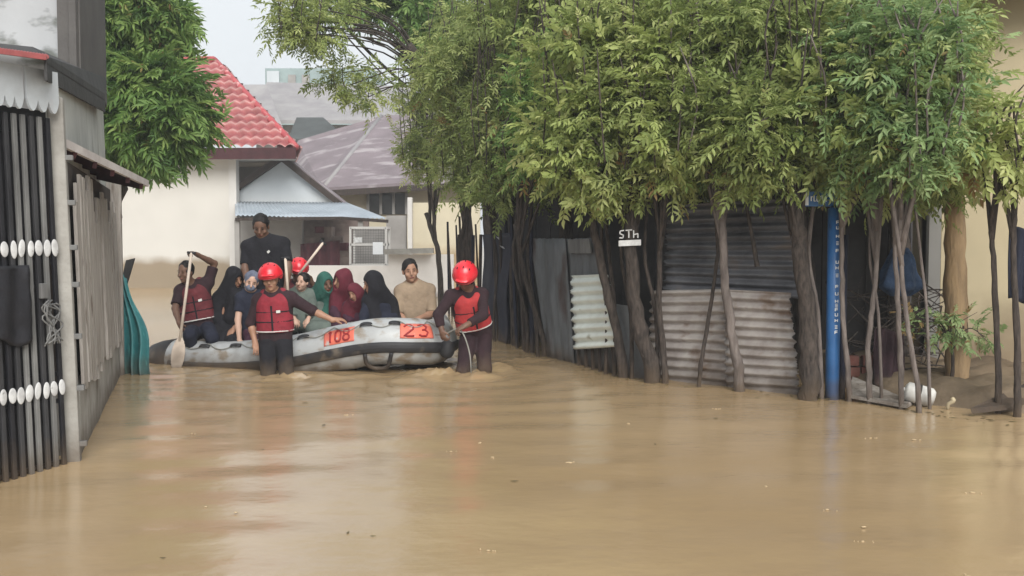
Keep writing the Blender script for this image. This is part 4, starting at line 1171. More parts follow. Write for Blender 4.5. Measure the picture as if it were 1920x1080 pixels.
back_tree('leafy tree behind the fence above the rusty corrugated sheets', 1290, 12.6, [(1270, 180, 0, 130, 110, 30), (1290, 30, 0, 150, 90, 26), (1300, 293, 0, 120, 35, 14), (1290, -80, 0, 150, 50, 12)], 203, 'leaf_yellow', .36, tpl='broad')
back_tree('leafy tree behind the fence above the blue pole, bluish green', 1500, 11.6, [(1490, 190, 0, 130, 100, 28), (1500, 40, 0, 150, 90, 26), (1540, 283, 0, 100, 30, 12), (1500, -80, 0, 150, 50, 12)], 204, 'leaf_blue', .5)
back_tree('leafy tree behind the fence above the blue netting', 1680, 11.2, [(1640, 190, 0, 100, 100, 24), (1670, 40, 0, 110, 80, 24), (1660, 283, 0, 70, 28, 9), (1660, -80, 0, 120, 50, 10)], 205, 'leaf_hedge', .46)

# overhanging tree whose branches reach over the lane at top centre
P = [Vector((-.9, 21, -.5)), Vector((-.95, 20.5, 2)), Vector((-1.3, 19.5, 4.0)), Vector((-1.9, 18.7, 5.1))]
tree('overhanging_tree', 'tall tree whose thin yellow-green branches hang over the lane at top centre', P, .12,
     [(W(572, 38, 17.5), (.42, .5, .42), 17), (W(650, 150, 18.5), (.36, .4, .2), 4), (W(680, 170, 19), (.25, .4, .2), 3), (W(640, 5, 18.5), (.3, .4, .15), 5)],
     'leaf_yellow', 'bark', 'hedge', 1.2, 131, .55, clump_r=.32, tint=.35, limb_n=22)
P = [Vector((-.4, 23, -.5)), Vector((-.5, 22.5, 2)), Vector((-.9, 22, 4.2)), Vector((-1.3, 21.8, 5.6))]
tree('overhanging_tree', 'dark green tree behind the hanging branches at the top centre', P, .15,
     [(W(800, 40, 21), (.5, .7, .5), 13), (W(710, -5, 21), (.6, .5, .28), 9)],
     'leaf_deep', 'bark', 'broad', 1.4, 132, .7, clump_r=.4, tint=.45, limb_n=16)

# big tree at left with long drooping leaves
P = [W(190, 560, 17), W(195, 450, 17), W(215, 330, 16.8), W(225, 180, 16.6), W(225, 40, 16.6)]
P[0].z = -.5
tree('drooping_tree', 'big dark green tree with long drooping leaves behind the plank wall', P, .22,
     [(W(228, 30, 16.4), (.50, .6, .55), 18), (W(290, 50, 16.4), (.26, .35, .30), 8), (W(280, 180, 16.2), (.42, .45, .36), 22), (W(225, 160, 16.4), (.5, .6, .6), 16), (W(240, 235, 16.2), (.45, .4, .18), 8), (W(322, 215, 16), (.20, .25, .16), 8), (W(300, 262, 16), (.28, .3, .12), 5)],
     'leaf_deep', 'bark', 'long', .78, 140, 1.15, clump_r=.32, tint=.55, limb_n=20, up=.05)

# low green plant before the beige wall
g = W(1785, 720, 9.5)
tree('leafy_shrub', 'bright green leafy shrub at the foot of the tan trunk', [Vector((g.x, 9.5, -.1)), Vector((g.x, 9.5, .35)), W(1785, 650, 9.5)], .018,
     [(W(1775, 612, 9.4), (.24, .2, .10), 9), (W(1826, 622, 9.5), (.14, .15, .09), 5), (W(1725, 600, 9.5), (.08, .1, .07), 3)], 'leaf_blue', 'bark', 'broad', .6, 150, .5, clump_r=.13, cat='shrub', tint=.75, limb_n=8, limb=.008)

# extra bare stems standing in the fence line
rg = random.Random(611)
stems = [(905, 632, 'thin dark stem left of the navy tarpaulin'), (932, 640, 'thin dark stem before the navy tarpaulin'), (985, 660, 'thin dark stem just left of the tall grey panels'),
         (1012, 668, 'thin dark stem crossing the left edge of the tall grey panel'), (1132, 700, 'thin dark stem crossing the small pale corrugated sheet'), (1150, 704, 'thin dark stem along the right edge of the small pale sheet'),
         (1184, 710, 'thin dark stem before the short grey-brown board'), (1232, 715, 'thin dark stem touching the left edge of the rusty sheets'), (1420, 735, 'short thin stem before the right rusty sheet'),
         (1542, 746, 'thin grey stem squeezed between the thick dark trunk and the blue pole'), (1655, 756, 'thin grey stem left of the blue netting'), (1745, 766, 'thin grey stem right of the white drum')]
for px, py, lab in stems:
    g = G(px, py); D = g.y - .03
    if px == 1420: pts = [W(1420, 500, D + .02), W(1410, 440, D + .05), W(1398, 380, D + .1)]
    else: pts = [Vector((g.x, D, -.5)), W(px - rg.uniform(-6, 10), 600, D), W(px - rg.uniform(0, 26), 480, D + .05), W(px - rg.uniform(0, 36), 350, D + .1), W(px - rg.uniform(0, 46), 250, D + .15)]
    r0 = rg.uniform(.014, .026)
    n = 16
    tag(MB().tube(spline(pts, n), [r0 * (1.1 - .5 * i / n) * rg.uniform(.9, 1.1) for i in range(n)], 7).build('thin_stem', M['bark_pale' if px > 1500 else 'bark'], smooth=True), lab, 'stem', 'thin bare stems along the fence')

# ------------------------------------------------------------------ the raft
RC = [(330, 672, 12.15, 0), (400, 677, 11.95, 0), (480, 676, 11.75, 0), (560, 668, 11.55, 0), (640, 652, 11.40, 0), (710, 640, 11.30, 0), (770, 640, 11.35, 0)]
ctrl = [W(a, b, c) for a, b, c, _ in RC]
bow_tip = W(815, 640, 11.95)
far = []
w_vec = Vector((0.10, 1.55, 0.0))
far = [c + w_vec for c in ctrl[::-1]]
path = spline(ctrl + [W(804, 642, 11.6), bow_tip + Vector((0, .1, 0))] + [W(804, 642, 12.6)] + far, 130)
NP = len(path)
def rr(i):
    f = i / (NP - 1)
    e = min(f, 1 - f)
    return .235 + .03 * smooth01(e / .3)
def tube_frame(i):
    t = (path[min(i + 1, NP - 1)] - path[max(i - 1, 0)]).normalized()
    out = t.cross(Vector((0, 0, 1))).normalized()      # outward (towards the camera on the near tube)
    up = out.cross(t).normalized()
    return t, out, up
def tube_pt(f, ang, off=0.0):
    """f in 0..1 along the tube, ang measured from outward (0) up to the top (90)"""
    x = f * (NP - 1); i = min(int(x), NP - 2); k = x - i
    a = math.radians(ang)
    def pt(j):
        t, o, u = tube_frame(j)
        return path[j] + (o * math.cos(a) + u * math.sin(a)) * (rr(j) + off)
    return lerp(pt(i), pt(i + 1), k)
raft = empty('inflatable_raft', (path[30].x, 12, 0), 'grey inflatable rescue raft with orange number patches, full of evacuees', 'raft')
def rf(u, v): return tube_pt(u, v * 360)
grid('tube', rf, 160, 33, M['raft_grey'], raft)
# stern cones
for s, nm in ((0, 'stern_cone'), (1, 'stern_cone')):
    i = 0 if s == 0 else NP - 1
    t, o, u = tube_frame(i)
    dr_ = -t if s == 0 else t
    p = path[i]
    MB().tube([p - dr_ * .02, p + dr_ * .02, p + dr_ * .18, p + dr_ * .32, p + dr_ * .40], [.238, .243, .21, .16, .10], 24).build(nm, M['raft_black'], raft, smooth=True)
# rubbing strake
def st(u, v):
    a = v * 2 * math.pi
    f = .01 + u * .98
    return tube_pt(f, -10 + 13 * math.sin(a), .012 + .022 * math.cos(a))
grid('rubbing_strake', st, 150, 13, M['raft_black'], raft)
# seams and valve bands
for f in (.13, .27, .385, .62, .8):
    def bf(u, v, f=f): return tube_pt(f + (v - .5) * .008, u * 360, .004)
    grid('seam_band', bf, 40, 3, M['raft_grey'], raft)
# orange patches and numbers
SEG = {'1': [[(.35, .85), (.55, 1), (.55, 0)]],
       '0': [[(.3, 0), (.1, .2), (.1, .8), (.3, 1), (.7, 1), (.9, .8), (.9, .2), (.7, 0), (.3, 0)]],
       '8': [[(.3, .52), (.12, .7), (.15, .9), (.35, 1), (.65, 1), (.85, .9), (.88, .7), (.7, .52), (.3, .52), (.1, .32), (.1, .12), (.3, 0), (.7, 0), (.9, .12), (.9, .32), (.7, .52)]],
       '2': [[(.1, .8), (.3, 1), (.7, 1), (.9, .8), (.85, .6), (.1, 0), (.9, 0)]],
       '3': [[(.1, .9), (.35, 1), (.7, 1), (.88, .8), (.7, .55), (.4, .52)], [(.7, .52), (.9, .3), (.7, 0), (.3, 0), (.1, .12)]]}
def f_at(px):
    best = min(range(NP // 2), key=lambda i: abs(960 + path[i].x / path[i].y * FPX - px))
    return best / (NP - 1)
def number_patch(px0, px1, a0, a1, text):
    f0, f1 = f_at(px0), f_at(px1)
    def pf(u, v): return tube_pt(f0 + (f1 - f0) * u, a0 + (a1 - a0) * v, .006)
    patch = grid('number_patch', pf, 24, 10, M['orange'], raft, True, .003)
    mb = MB(); n = len(text)
    for i, ch in enumerate(text):
        u0 = .08 + i * .84 / n; du = .84 / n * .82
        for line in SEG[ch]:
            dense = []
            for (x0, y0), (x1, y1) in zip(line, line[1:]):
                for k in range(4): dense.append((lerp(x0, x1, k / 4), lerp(y0, y1, k / 4)))
            dense.append(line[-1])
            pts = [tube_pt(f0 + (f1 - f0) * (u0 + x * du), a0 + (a1 - a0) * (.14 + y * .72), .011) for x, y in dense]
            mb.tube(pts, .011, 5)
    mb.build('number', M['num_red'], patch, smooth=True)
number_patch(624, 680, 12, 52, '108')
number_patch(748, 783, 12, 52, '23')
# life line with loops, handles
for k, px in enumerate((395, 455, 590, 695, 735)):
    f = f_at(px)
    def hf(u, v, f=f):
        a = u * math.pi
        return tube_pt(f + .008 * math.cos(a), 50 + (v - .5) * 9, .006 + .03 * math.sin(a))
    grid('grab_handle', hf, 12, 4, M['raft_black'], raft, True, .006)
pts = []
for i in range(120):
    f = .02 + i / 119 * .42
    sag = abs(math.sin(i / 119 * 9 * math.pi))
    pts.append(tube_pt(f, 62 - 22 * sag, .014))
MB().tube(pts, .006, 5).build('life_line', M['rope'], raft, smooth=True)
# black strap loop hanging at the waterline
f = f_at(716)
MB().tube(spline([tube_pt(f - .02, -22, .01), tube_pt(f - .022, -50, .03), tube_pt(f - .012, -66, .05), tube_pt(f + .012, -60, .05), tube_pt(f + .02, -22, .01)], 18), .024, 8).build('towing_strap', M['raft_black'], raft, smooth=True)
# floor and thwarts
fl = [path[i] - Vector((0, 0, .10)) for i in range(6, NP // 2, 6)] + [path[i] - Vector((0, 0, .10)) for i in range(NP // 2, NP - 6, 6)]
MB().slab(fl, (0, 0, .03)).build('floor', M['raft_black'], raft)
for i in (22, 40):
    MB().tube([path[i] + Vector((0, .1, .05)), path[NP - 1 - i] + Vector((0, -.1, .05))], .11, 16).build('thwart', M['raft_grey'], raft, smooth=True)

# ------------------------------------------------------------------ people: signed-distance bodies turned into meshes
class Field:
    def __init__(s, h):
        s.h = h; s.pr = []
    def cone(s, a, b, ra, rb, k=.02, cut=False, cut0=False):
        s.pr.append(('c', np.array(a, float), np.array(b, float), ra, rb, k, cut, cut0)); return s
    def ell(s, c, r, ax=None, k=.02, sub=False):
        A = np.eye(3) if ax is None else np.array([tuple(v) for v in ax])
        s.pr.append(('s' if sub else 'e', np.array(c, float), np.array(r, float), A, k)); return s
    def half(s, p, n):
        """remove everything on the +n side of p"""
        s.pr.append(('h', np.array(p, float), np.array(n, float) / np.linalg.norm(n))); return s
    def mesh(s, name, folds=0.0, seed=0, fscale=(28, 28, 9)):
        h = s.h
        lo = np.full(3, 1e9); hi = -lo
        for p in s.pr:
            if p[0] == 'c':
                m = max(p[3], p[4]); lo = np.minimum(lo, np.minimum(p[1], p[2]) - m); hi = np.maximum(hi, np.maximum(p[1], p[2]) + m)
            elif p[0] == 'e':
                m = max(p[2]); lo = np.minimum(lo, p[1] - m); hi = np.maximum(hi, p[1] + m)
        lo -= 3 * h + .02; hi += 3 * h + .02
        n = np.ceil((hi - lo) / h).astype(int) + 1
        ax = [lo[i] + np.arange(n[i]) * h for i in range(3)]
        D = np.full(n, .12, dtype=np.float32)
        for p in s.pr:
            if p[0] == 'h':
                d = ((ax[0][:, None, None] - p[1][0]) * p[2][0] + (ax[1][None, :, None] - p[1][1]) * p[2][1] + (ax[2][None, None, :] - p[1][2]) * p[2][2])
                D = np.maximum(D, d.astype(np.float32)); continue
            if p[0] == 'c':
                mg = max(p[3], p[4]) + p[5] + 2 * h; l = np.minimum(p[1], p[2]) - mg; u = np.maximum(p[1], p[2]) + mg; k = p[5]
            else:
                mg = max(p[2]) + p[4] + 2 * h; l = p[1] - mg; u = p[1] + mg; k = p[4]
            i0 = np.maximum(np.floor((l - lo) / h).astype(int), 0); i1 = np.minimum(np.ceil((u - lo) / h).astype(int) + 1, n)
            if (i1 <= i0).any(): continue
            sl = tuple(slice(a, b) for a, b in zip(i0, i1))
            x, y, z = np.meshgrid(ax[0][sl[0]], ax[1][sl[1]], ax[2][sl[2]], indexing='ij', sparse=True)
            if p[0] == 'c':
                a, b = p[1], p[2]; ba = b - a; L2 = max(ba @ ba, 1e-9)
                t = ((x - a[0]) * ba[0] + (y - a[1]) * ba[1] + (z - a[2]) * ba[2]) / L2
                tc = np.clip(t, 0, 1)
                d = np.sqrt((x - a[0] - tc * ba[0]) ** 2 + (y - a[1] - tc * ba[1]) ** 2 + (z - a[2] - tc * ba[2]) ** 2) - (p[3] + (p[4] - p[3]) * tc)
                if p[6]: d = np.maximum(d, (t - 1) * math.sqrt(L2))
                if p[7]: d = np.maximum(d, -t * math.sqrt(L2))
            else:
                A = p[3]; q = [((x - p[1][0]) * A[i][0] + (y - p[1][1]) * A[i][1] + (z - p[1][2]) * A[i][2]) / p[2][i] for i in range(3)]
                k0 = np.sqrt(q[0] ** 2 + q[1] ** 2 + q[2] ** 2) + 1e-6
                k1 = np.sqrt((q[0] / p[2][0]) ** 2 + (q[1] / p[2][1]) ** 2 + (q[2] / p[2][2]) ** 2) + 1e-6
                d = k0 * (k0 - 1) / k1
            c = D[sl]
            if p[0] == 's':
                hh = np.clip(.5 - .5 * (c + d) / k, 0, 1)
                D[sl] = c + (-d - c) * hh + k * hh * (1 - hh)
            else:
                hh = np.clip(.5 + .5 * (c - d) / k, 0, 1)
                D[sl] = c + (d - c) * hh - k * hh * (1 - hh)
        if folds:
            r = np.random.default_rng(seed)
            x, y, z = np.meshgrid(*ax, indexing='ij', sparse=True)
            w = 0
            for j in range(5):
                a = r.uniform(-1, 1, 3) * np.array(fscale); ph = r.uniform(0, 6.28, 2)
                w = w + np.sin(x * a[0] + y * a[1] + z * a[2] + ph[0] + 1.4 * np.sin(z * 13 + x * 9 + ph[1]))
            D = D + (folds * w / 2.2).astype(np.float32)
        ins = D < 0
        c8 = [ins[i:n[0] - 1 + i, j:n[1] - 1 + j, k:n[2] - 1 + k] for i in (0, 1) for j in (0, 1) for k in (0, 1)]
        cnt = sum(c.astype(np.int8) for c in c8)
        mask = (cnt > 0) & (cnt < 8)
        ci = np.argwhere(mask)
        ids = np.full(mask.shape, -1, dtype=np.int64); ids[mask] = np.arange(len(ci))
        acc = np.zeros((len(ci), 3)); w = np.zeros(len(ci))
        cor = [(0, 0, 0), (1, 0, 0), (0, 1, 0), (1, 1, 0), (0, 0, 1), (1, 0, 1), (0, 1, 1), (1, 1, 1)]
        for a in range(8):
            for b in range(a + 1, 8):
                A, B = np.array(cor[a]), np.array(cor[b])
                if abs(A - B).sum() != 1: continue
                da = D[tuple((ci + A).T)]; db = D[tuple((ci + B).T)]
                x = (da < 0) != (db < 0)
                t = np.where(x, da / np.where(x, da - db, 1), 0)
                acc[x] += (A + (B - A) * t[:, None])[x]; w[x] += 1
        V = lo + (ci + acc / w[:, None]) * h
        Fs = []
        for a in range(3):
            o = [0, 0, 0]; o[a] = 1
            s0 = [slice(1, n[i] - 1) for i in range(3)]; s0[a] = slice(0, n[a] - 1)
            s1 = list(s0); s1[a] = slice(1, n[a])
            e0 = ins[tuple(s0)]; e1 = ins[tuple(s1)]
            for flip, mm in ((False, e0 & ~e1), (True, ~e0 & e1)):
                P = np.argwhere(mm) + np.array([s.start for s in s0])
                if not len(P): continue
                b, c = (a + 1) % 3, (a + 2) % 3
                db = np.zeros(3, int); db[b] = 1; dc = np.zeros(3, int); dc[c] = 1
                q = [ids[tuple((P - db - dc).T)], ids[tuple((P - dc).T)], ids[tuple(P.T)], ids[tuple((P - db).T)]]
                if flip: q = q[::-1]
                Fs.append(np.stack(q, -1))
        return np_mesh(name, V, np.concatenate(Fs))

def hand(f, wrist, d, across, palmn, curl=.5, s=1.0, thumb=1):
    """palm and five fingers; d runs along the hand, across towards the thumb side, palmn out of the palm"""
    w, d, ac, pn = [np.array(v, float) for v in (wrist, d, across, palmn)]
    f.ell(w + d * .048 * s, (.040 * s, .052 * s, .018 * s), ax=(ac, d, pn), k=.012)
    f.cone(w - d * .01, w + d * .03, .026 * s, .026 * s, .015)
    for i, (o, L) in enumerate(((.032, .070), (.011, .080), (-.010, .075), (-.030, .058))):
        p = w + d * (.088 - .004 * abs(i - 1.3)) * s + ac * o * s
        a = .15
        for j, seg in enumerate((.42, .33, .25)):
            a += curl * (.9 if j else .5)
            q = p + (d * math.cos(a) + pn * math.sin(a)) * L * seg * s * (1 + .1 * (curl > .8)) + ac * o * .06
            f.cone(p, q, (.0092 - .0008 * j) * s, (.0086 - .0008 * j) * s, .004)
            p = q
    p = w + d * .03 * s + ac * .032 * s * thumb
    q = p + (d * .6 + ac * .65 * thumb + pn * .35) * .036 * s
    f.cone(p, q, .0125 * s, .011 * s, .010)
    f.cone(q, q + (d * .85 + ac * .1 * thumb + pn * .55) * .032 * s, .011 * s, .0085 * s, .004)

def V3(j): return np.array(W(*j)) if not isinstance(j, np.ndarray) else j

def person(label, J, yaw=0, pitch=10, roll=0, skin='skin', top=None, sleeve=.9, legs=None, vest=None, hijab=None, helmet=None, hair='hair', mask=None,
           dress=None, h=.0085, hs=1.0, curl=.5, face=True, seed=1, torso=1.0, collar=None, group='people in and around the raft', long_hair=False, logo=False, inner=None):
    P = {k: V3(v) for k, v in J.items() if not k.startswith(('pn', 'curl'))}
    y, p_ = math.radians(yaw), math.radians(pitch)
    f = np.array([math.sin(y) * math.cos(p_), -math.cos(y) * math.cos(p_), -math.sin(p_)])
    r = np.cross(f, (0, 0, 1)); r /= np.linalg.norm(r)             # towards the person's right hand side... image left when facing us
    ro = math.radians(roll)
    u = np.cross(r, f)
    r, u = r * math.cos(ro) + u * math.sin(ro), u * math.cos(ro) - r * math.sin(ro)
    nk = P['neck']; pv = P['pelvis']; hc = nk + (P['head'] - nk) * .84; hs = hs * 1.06
    nk = nk + (P['head'] - nk) * .06
    shL, shR = P['shL'], P['shR']                                  # image left, image right
    sd_ = (shR - shL); sd_ /= np.linalg.norm(sd_)
    hipL = P.get('hipL', pv - sd_ * .085); hipR = P.get('hipR', pv + sd_ * .085)
    root = empty('person', (pv[0], pv[1], 0), label, 'person', group)
    tdir = nk - pv; tdir /= np.linalg.norm(tdir)
    bf = np.cross(sd_, tdir); bf /= np.linalg.norm(bf)
    if bf[1] > 0: bf = -bf                                        # chest front, towards the viewer by default
    if 'front' in J: pass
    # body ---------------------------------------------------------
    B = Field(h)
    tr = .082 * torso
    for hp, sh in ((hipL, shL), (hipR, shR)):
        ch = nk * .45 + sh * .55 - tdir * .10
        B.cone(hp, ch, tr * .95, tr * 1.08, .05)
        B.cone(ch, sh, tr * .85, .052, .03)
        B.cone(nk + tdir * .01, sh, .055, .052, .05)
    B.cone(pv, nk - tdir * .08, tr * 1.1, tr, .04)
    B.cone(nk - tdir * .03, hc - u * .03 * hs, .064 * hs, .056 * hs, .03)
    # head
    B.ell(hc + u * .018 * hs - f * .008 * hs, (.075 * hs, .094 * hs, .100 * hs), (r, f, u), .015)
    B.ell(hc - u * .058 * hs + f * .022 * hs, (.056 * hs, .062 * hs, .058 * hs), (r, f, u), .03)
    B.ell(hc - u * .098 * hs + f * .062 * hs, (.022 * hs, .018 * hs, .017 * hs), (r, f, u), .02)
    for s in (-1, 1):
        B.ell(hc + r * s * .031 * hs + f * .098 * hs + u * .008 * hs, (.017 * hs, .014 * hs, .012 * hs), (r, f, u), .012, sub=True)
        B.ell(hc + r * s * .045 * hs + f * .062 * hs - u * .032 * hs, (.020 * hs, .018 * hs, .020 * hs), (r, f, u), .02)
        B.ell(hc + r * s * .078 * hs - f * .004 * hs - u * .012 * hs, (.010 * hs, .018 * hs, .030 * hs), (r, f, u), .006)
    B.cone(hc + f * .084 * hs + u * .012 * hs, hc + f * .105 * hs - u * .026 * hs, .010 * hs, .015 * hs, .010)
    B.cone(hc + f * .080 * hs - u * .062 * hs - r * .016 * hs, hc + f * .080 * hs - u * .062 * hs + r * .016 * hs, .009 * hs, .009 * hs, .008)
    # arms
    arms = {}
    for k in 'LR':
        if 'el' + k not in P: continue
        sh, el, wr = P['sh' + k], P['el' + k], P['wr' + k]
        B.cone(sh, el, .048 * hs, .038 * hs, .02); B.cone(el, lerp(el, wr, .35), .038 * hs, .037 * hs, .015); B.cone(lerp(el, wr, .35), wr, .037 * hs, .025 * hs, .015)
        hd = P['ha' + k] - wr if 'ha' + k in P else wr - el
        hd = hd / np.linalg.norm(hd)
        pn = J.get('pn' + k, (0, 0.25, -1)); pn = np.array(pn, float); pn = pn - hd * (pn @ hd); pn /= np.linalg.norm(pn)
        ac = np.cross(hd, pn)
        if k == 'R': ac = -ac
        hand(B, wr, hd, ac, pn, J.get('curl' + k, curl), hs * .98)
        arms[k] = (sh, el, wr)
    # legs
    for k, hp in (('L', hipL), ('R', hipR)):
        if 'kn' + k not in P: continue
        kn, an = P['kn' + k], P['an' + k]
        B.cone(hp, kn, .078, .055, .03); B.cone(kn, lerp(kn, an, .35), .052, .052, .02); B.cone(lerp(kn, an, .35), an, .052, .036, .02)
        ft = an + np.array([0, -.16, -.04]) if 'ft' + k not in P else P['ft' + k]
        B.cone(an - np.array([0, -.02, .03]), ft, .036, .03, .02)
    link('body', B.mesh('body'), M[skin], root, True)
    hh = .011
    # clothes ------------------------------------------------------
    if top:
        T = Field(hh); e = .020
        for hp, sh in ((hipL, shL), (hipR, shR)):
            ch = nk * .45 + sh * .55 - tdir * .10
            T.cone(hp - tdir * .03, ch, tr * .98 + e, tr * 1.08 + e, .05); T.cone(ch, sh, tr * .85 + e * .7, .052 + e, .03); T.cone(nk + tdir * .0, sh, .056 + e * .5, .053 + e, .045)
        T.cone(pv, nk - tdir * .08, tr * 1.1 + e, tr + e, .04)
        for k, (sh, el, wr) in arms.items():
            if sleeve <= .5:
                T.cone(sh, lerp(sh, el, sleeve * 2), .048 + e, .046 + e, .02, cut=True)
            else:
                q = lerp(el, wr, (sleeve - .5) * 2)
                T.cone(sh, el, .050 + e, .042 + e * .9, .02); T.cone(el, q, .042 + e * .9, .034 + e * .8, .015, cut=True)
        T.ell(nk + u * .065 + f * .01, (.062, .066, .06), (r, f, u), .01, sub=True)
        link('shirt', T.mesh('shirt', .0035, seed), M[top], root, True)
    if legs:
        T = Field(hh); e = .022
        T.cone(hipL, hipR, .095, .095, .04); T.cone(pv, pv + tdir * .08, .10, .095, .03)
        for k, hp in (('L', hipL), ('R', hipR)):
            if 'kn' + k not in P: continue
            kn, an = P['kn' + k], P['an' + k]
            T.cone(hp, kn, .085 + e, .058 + e, .03); T.cone(kn, lerp(kn, an, .92), .058 + e, .046 + e, .02, cut=True)
        link('trousers', T.mesh('trousers', .0045, seed + 3), M[legs], root, True)
    if dress:
        T = Field(hh)
        kn = [P[k] for k in ('knL', 'knR') if k in P]
        for hp, sh in ((hipL, shL), (hipR, shR)):
            ch = nk * .5 + sh * .5 - tdir * .10
            T.cone(hp, ch, .135, .115, .06)
            T.cone(ch, sh, .10, .075, .03)
        for q, hp in zip(kn, (hipL, hipR)): T.cone(hp, q, .13, .11, .08)
        T.cone(pv - tdir * .1, pv, .17, .15, .06)
        for k, (sh, el, wr) in arms.items():
            q = lerp(el, wr, .86)
            T.cone(sh, el, .068, .060, .02); T.cone(el, q, .060, .052, .015, cut=True)
        link('dress', T.mesh('dress', .006, seed + 5), M[dress], root, True)
    if vest:
        def vest_field(e):
            T = Field(hh if e < .054 else .007)
            for hp, sh in ((hipL, shL), (hipR, shR)):
                ch = nk * .56 + sh * .44 - tdir * .10
                T.cone(lerp(hp, ch, .15), ch, tr * .88 + e, tr * .96 + e * .9, .06)
                T.cone(ch, nk * .45 + sh * .55 + tdir * .035, .062 + e - .046, .045 + e - .046, .03)
            T.cone(pv, nk - tdir * .12, tr + e, tr + e, .05)
            return T
        T = vest_field(.052)
        T.half(lerp(pv, nk, .20), -tdir)
        T.ell(nk + bf * .07 + tdir * .05, (.075, .10, .11), (sd_, bf, tdir), .01, sub=True)
        vo = link('life_vest', T.mesh('life_vest', .002, seed + 7, (10, 10, 10)), M[vest], root, True)
        e = .052
        T = vest_field(.056); T.h = .009
        T.half(lerp(pv, nk, .21), -tdir); T.half(lerp(pv, nk, .24), tdir)
        link('reflective_band', T.mesh('reflective_band'), M['reflective'], vo, True)
        for z0_, z1_ in ((.40, .435), (.60, .63)):
            T = vest_field(.0555); T.h = .009
            T.half(lerp(pv, nk, z0_), -tdir); T.half(lerp(pv, nk, z1_), tdir)
            link('vest_strap', T.mesh('vest_strap'), M['cloth_black'], vo, True)
        cfr = lerp(pv, nk, .62) + bf * (tr + e + .012)
        MB().box(Vector(cfr + sd_ * .075), (.045, .012, .03), ax=(Vector(sd_), Vector(bf), Vector(tdir))).build('badge', M['reflective'], vo, bevel=.003)
        MB().beam(Vector(lerp(pv, nk, .25) + bf * (tr + e + .008)), Vector(lerp(pv, nk, .74) + bf * (tr + e + .006)), .016, .016).build('zip', M['cloth_black'], vo)
    if hijab:
        T = Field(hh)
        T.ell(hc + u * .02 * hs - f * .012 * hs, (.098 * hs, .115 * hs, .122 * hs), (r, f, u), .02)
        T.cone(hc - u * .05 * hs, nk - tdir * .02, .11 * hs, .13, .04)
        for sh in (shL, shR):
            T.cone(hc - u * .04 * hs - f * .02, lerp(nk, sh, .8) - tdir * .07 + bf * .01, .085 * hs, .105, .05)
            T.cone(lerp(nk, sh, .8) - tdir * .04, lerp(nk, sh, .8) - tdir * .28 + bf * .03, .11, .14, .05)
        T.ell(hc + f * .12 * hs - u * .016 * hs, (.060 * hs, .09 * hs, .082 * hs), (r, f, u), .008, sub=True)
        link('headscarf', T.mesh('headscarf', .005, seed + 9), M[hijab], root, True)
    elif helmet:
        T = Field(.009)
        c = hc + u * .052 * hs
        T.ell(c, (.118 * hs, .135 * hs, .118 * hs), (r, f, u), .01)
        T.half(c - u * .006 - f * .0, -(u * .97 + f * .22))
        T.ell(c, (.096 * hs, .112 * hs, .10 * hs), (r, f, u), .004, sub=True)
        for s in (-1, 1):
            T.ell(c + r * s * .102 * hs - u * .01 - f * .01, (.026, .050, .055), (r, f, u), .015)
        T.ell(c + f * .128 * hs + u * .006, (.080, .032, .010), (r, f, u), .012)
        ho = link('helmet', T.mesh('helmet'), M['helmet_red'], root, True)
        rim = [Vector(c + (r * math.cos(q) * .121 + f * math.sin(q) * .138) * hs - u * .012 * hs - f * .0) for q in np.linspace(0, 2 * math.pi, 29)]
        rim = [p_2 + Vector(u) * (-.022 * float(np.dot(np.array(p_2) - c, f)) / .138) for p_2 in rim]
        MB().tube(rim, .007, 6, cap=False).build('rim', M['num_red'], ho, True)
        for q in (-.55, 0, .55):
            for tq in (.35, -.35):
                dd = r * math.sin(q) + u * math.cos(q) * .95 + f * tq; dd = dd / np.linalg.norm(dd)
                pp = c + r * dd.dot(r) * .119 * hs + f * dd.dot(f) * .136 * hs + u * dd.dot(u) * .119 * hs
                MB().ell(Vector(pp), (.007, .022, .006), (Vector(r), Vector(f), Vector(u)), 8, 5).build('vent', M['cloth_black'], ho, True)
        mb = MB()
        for s in (-1, 1):
            mb.tube([Vector(hc + r * s * .086 * hs + u * .02), Vector(hc + r * s * .080 * hs - u * .05 + f * .03), Vector(hc - u * .118 * hs + f * .045)], .006, 6)
        mb.build('chin_strap', M['cloth_black'], ho, True)
    else:
        T = Field(.009)
        T.ell(hc + u * .030 * hs - f * .022 * hs, (.086 * hs, .096 * hs, .104 * hs), (r, f, u), .01)
        if long_hair: T.cone(hc - f * .05, nk - f * .06, .08, .07, .04)
        T.ell(hc + f * .125 * hs - u * .02 * hs, (.085 * hs, .072 * hs, .100 * hs), (r, f, u), .012, sub=True)
        T.ell(hc - u * .12 * hs, (.12 * hs, .12 * hs, .065 * hs), (r, f, u), .015, sub=True)
        link('hair', T.mesh('hair', .003, seed + 2, (80, 80, 80)), M[hair], root, True)
    if mask:
        T = Field(.008)
        T.ell(hc + f * .035 * hs - u * .055 * hs, (.066 * hs, .072 * hs, .058 * hs), (r, f, u), .01)
        T.half(hc + f * .02 * hs, -f)
        link('face_mask', T.mesh('face_mask'), M[mask], root, True)
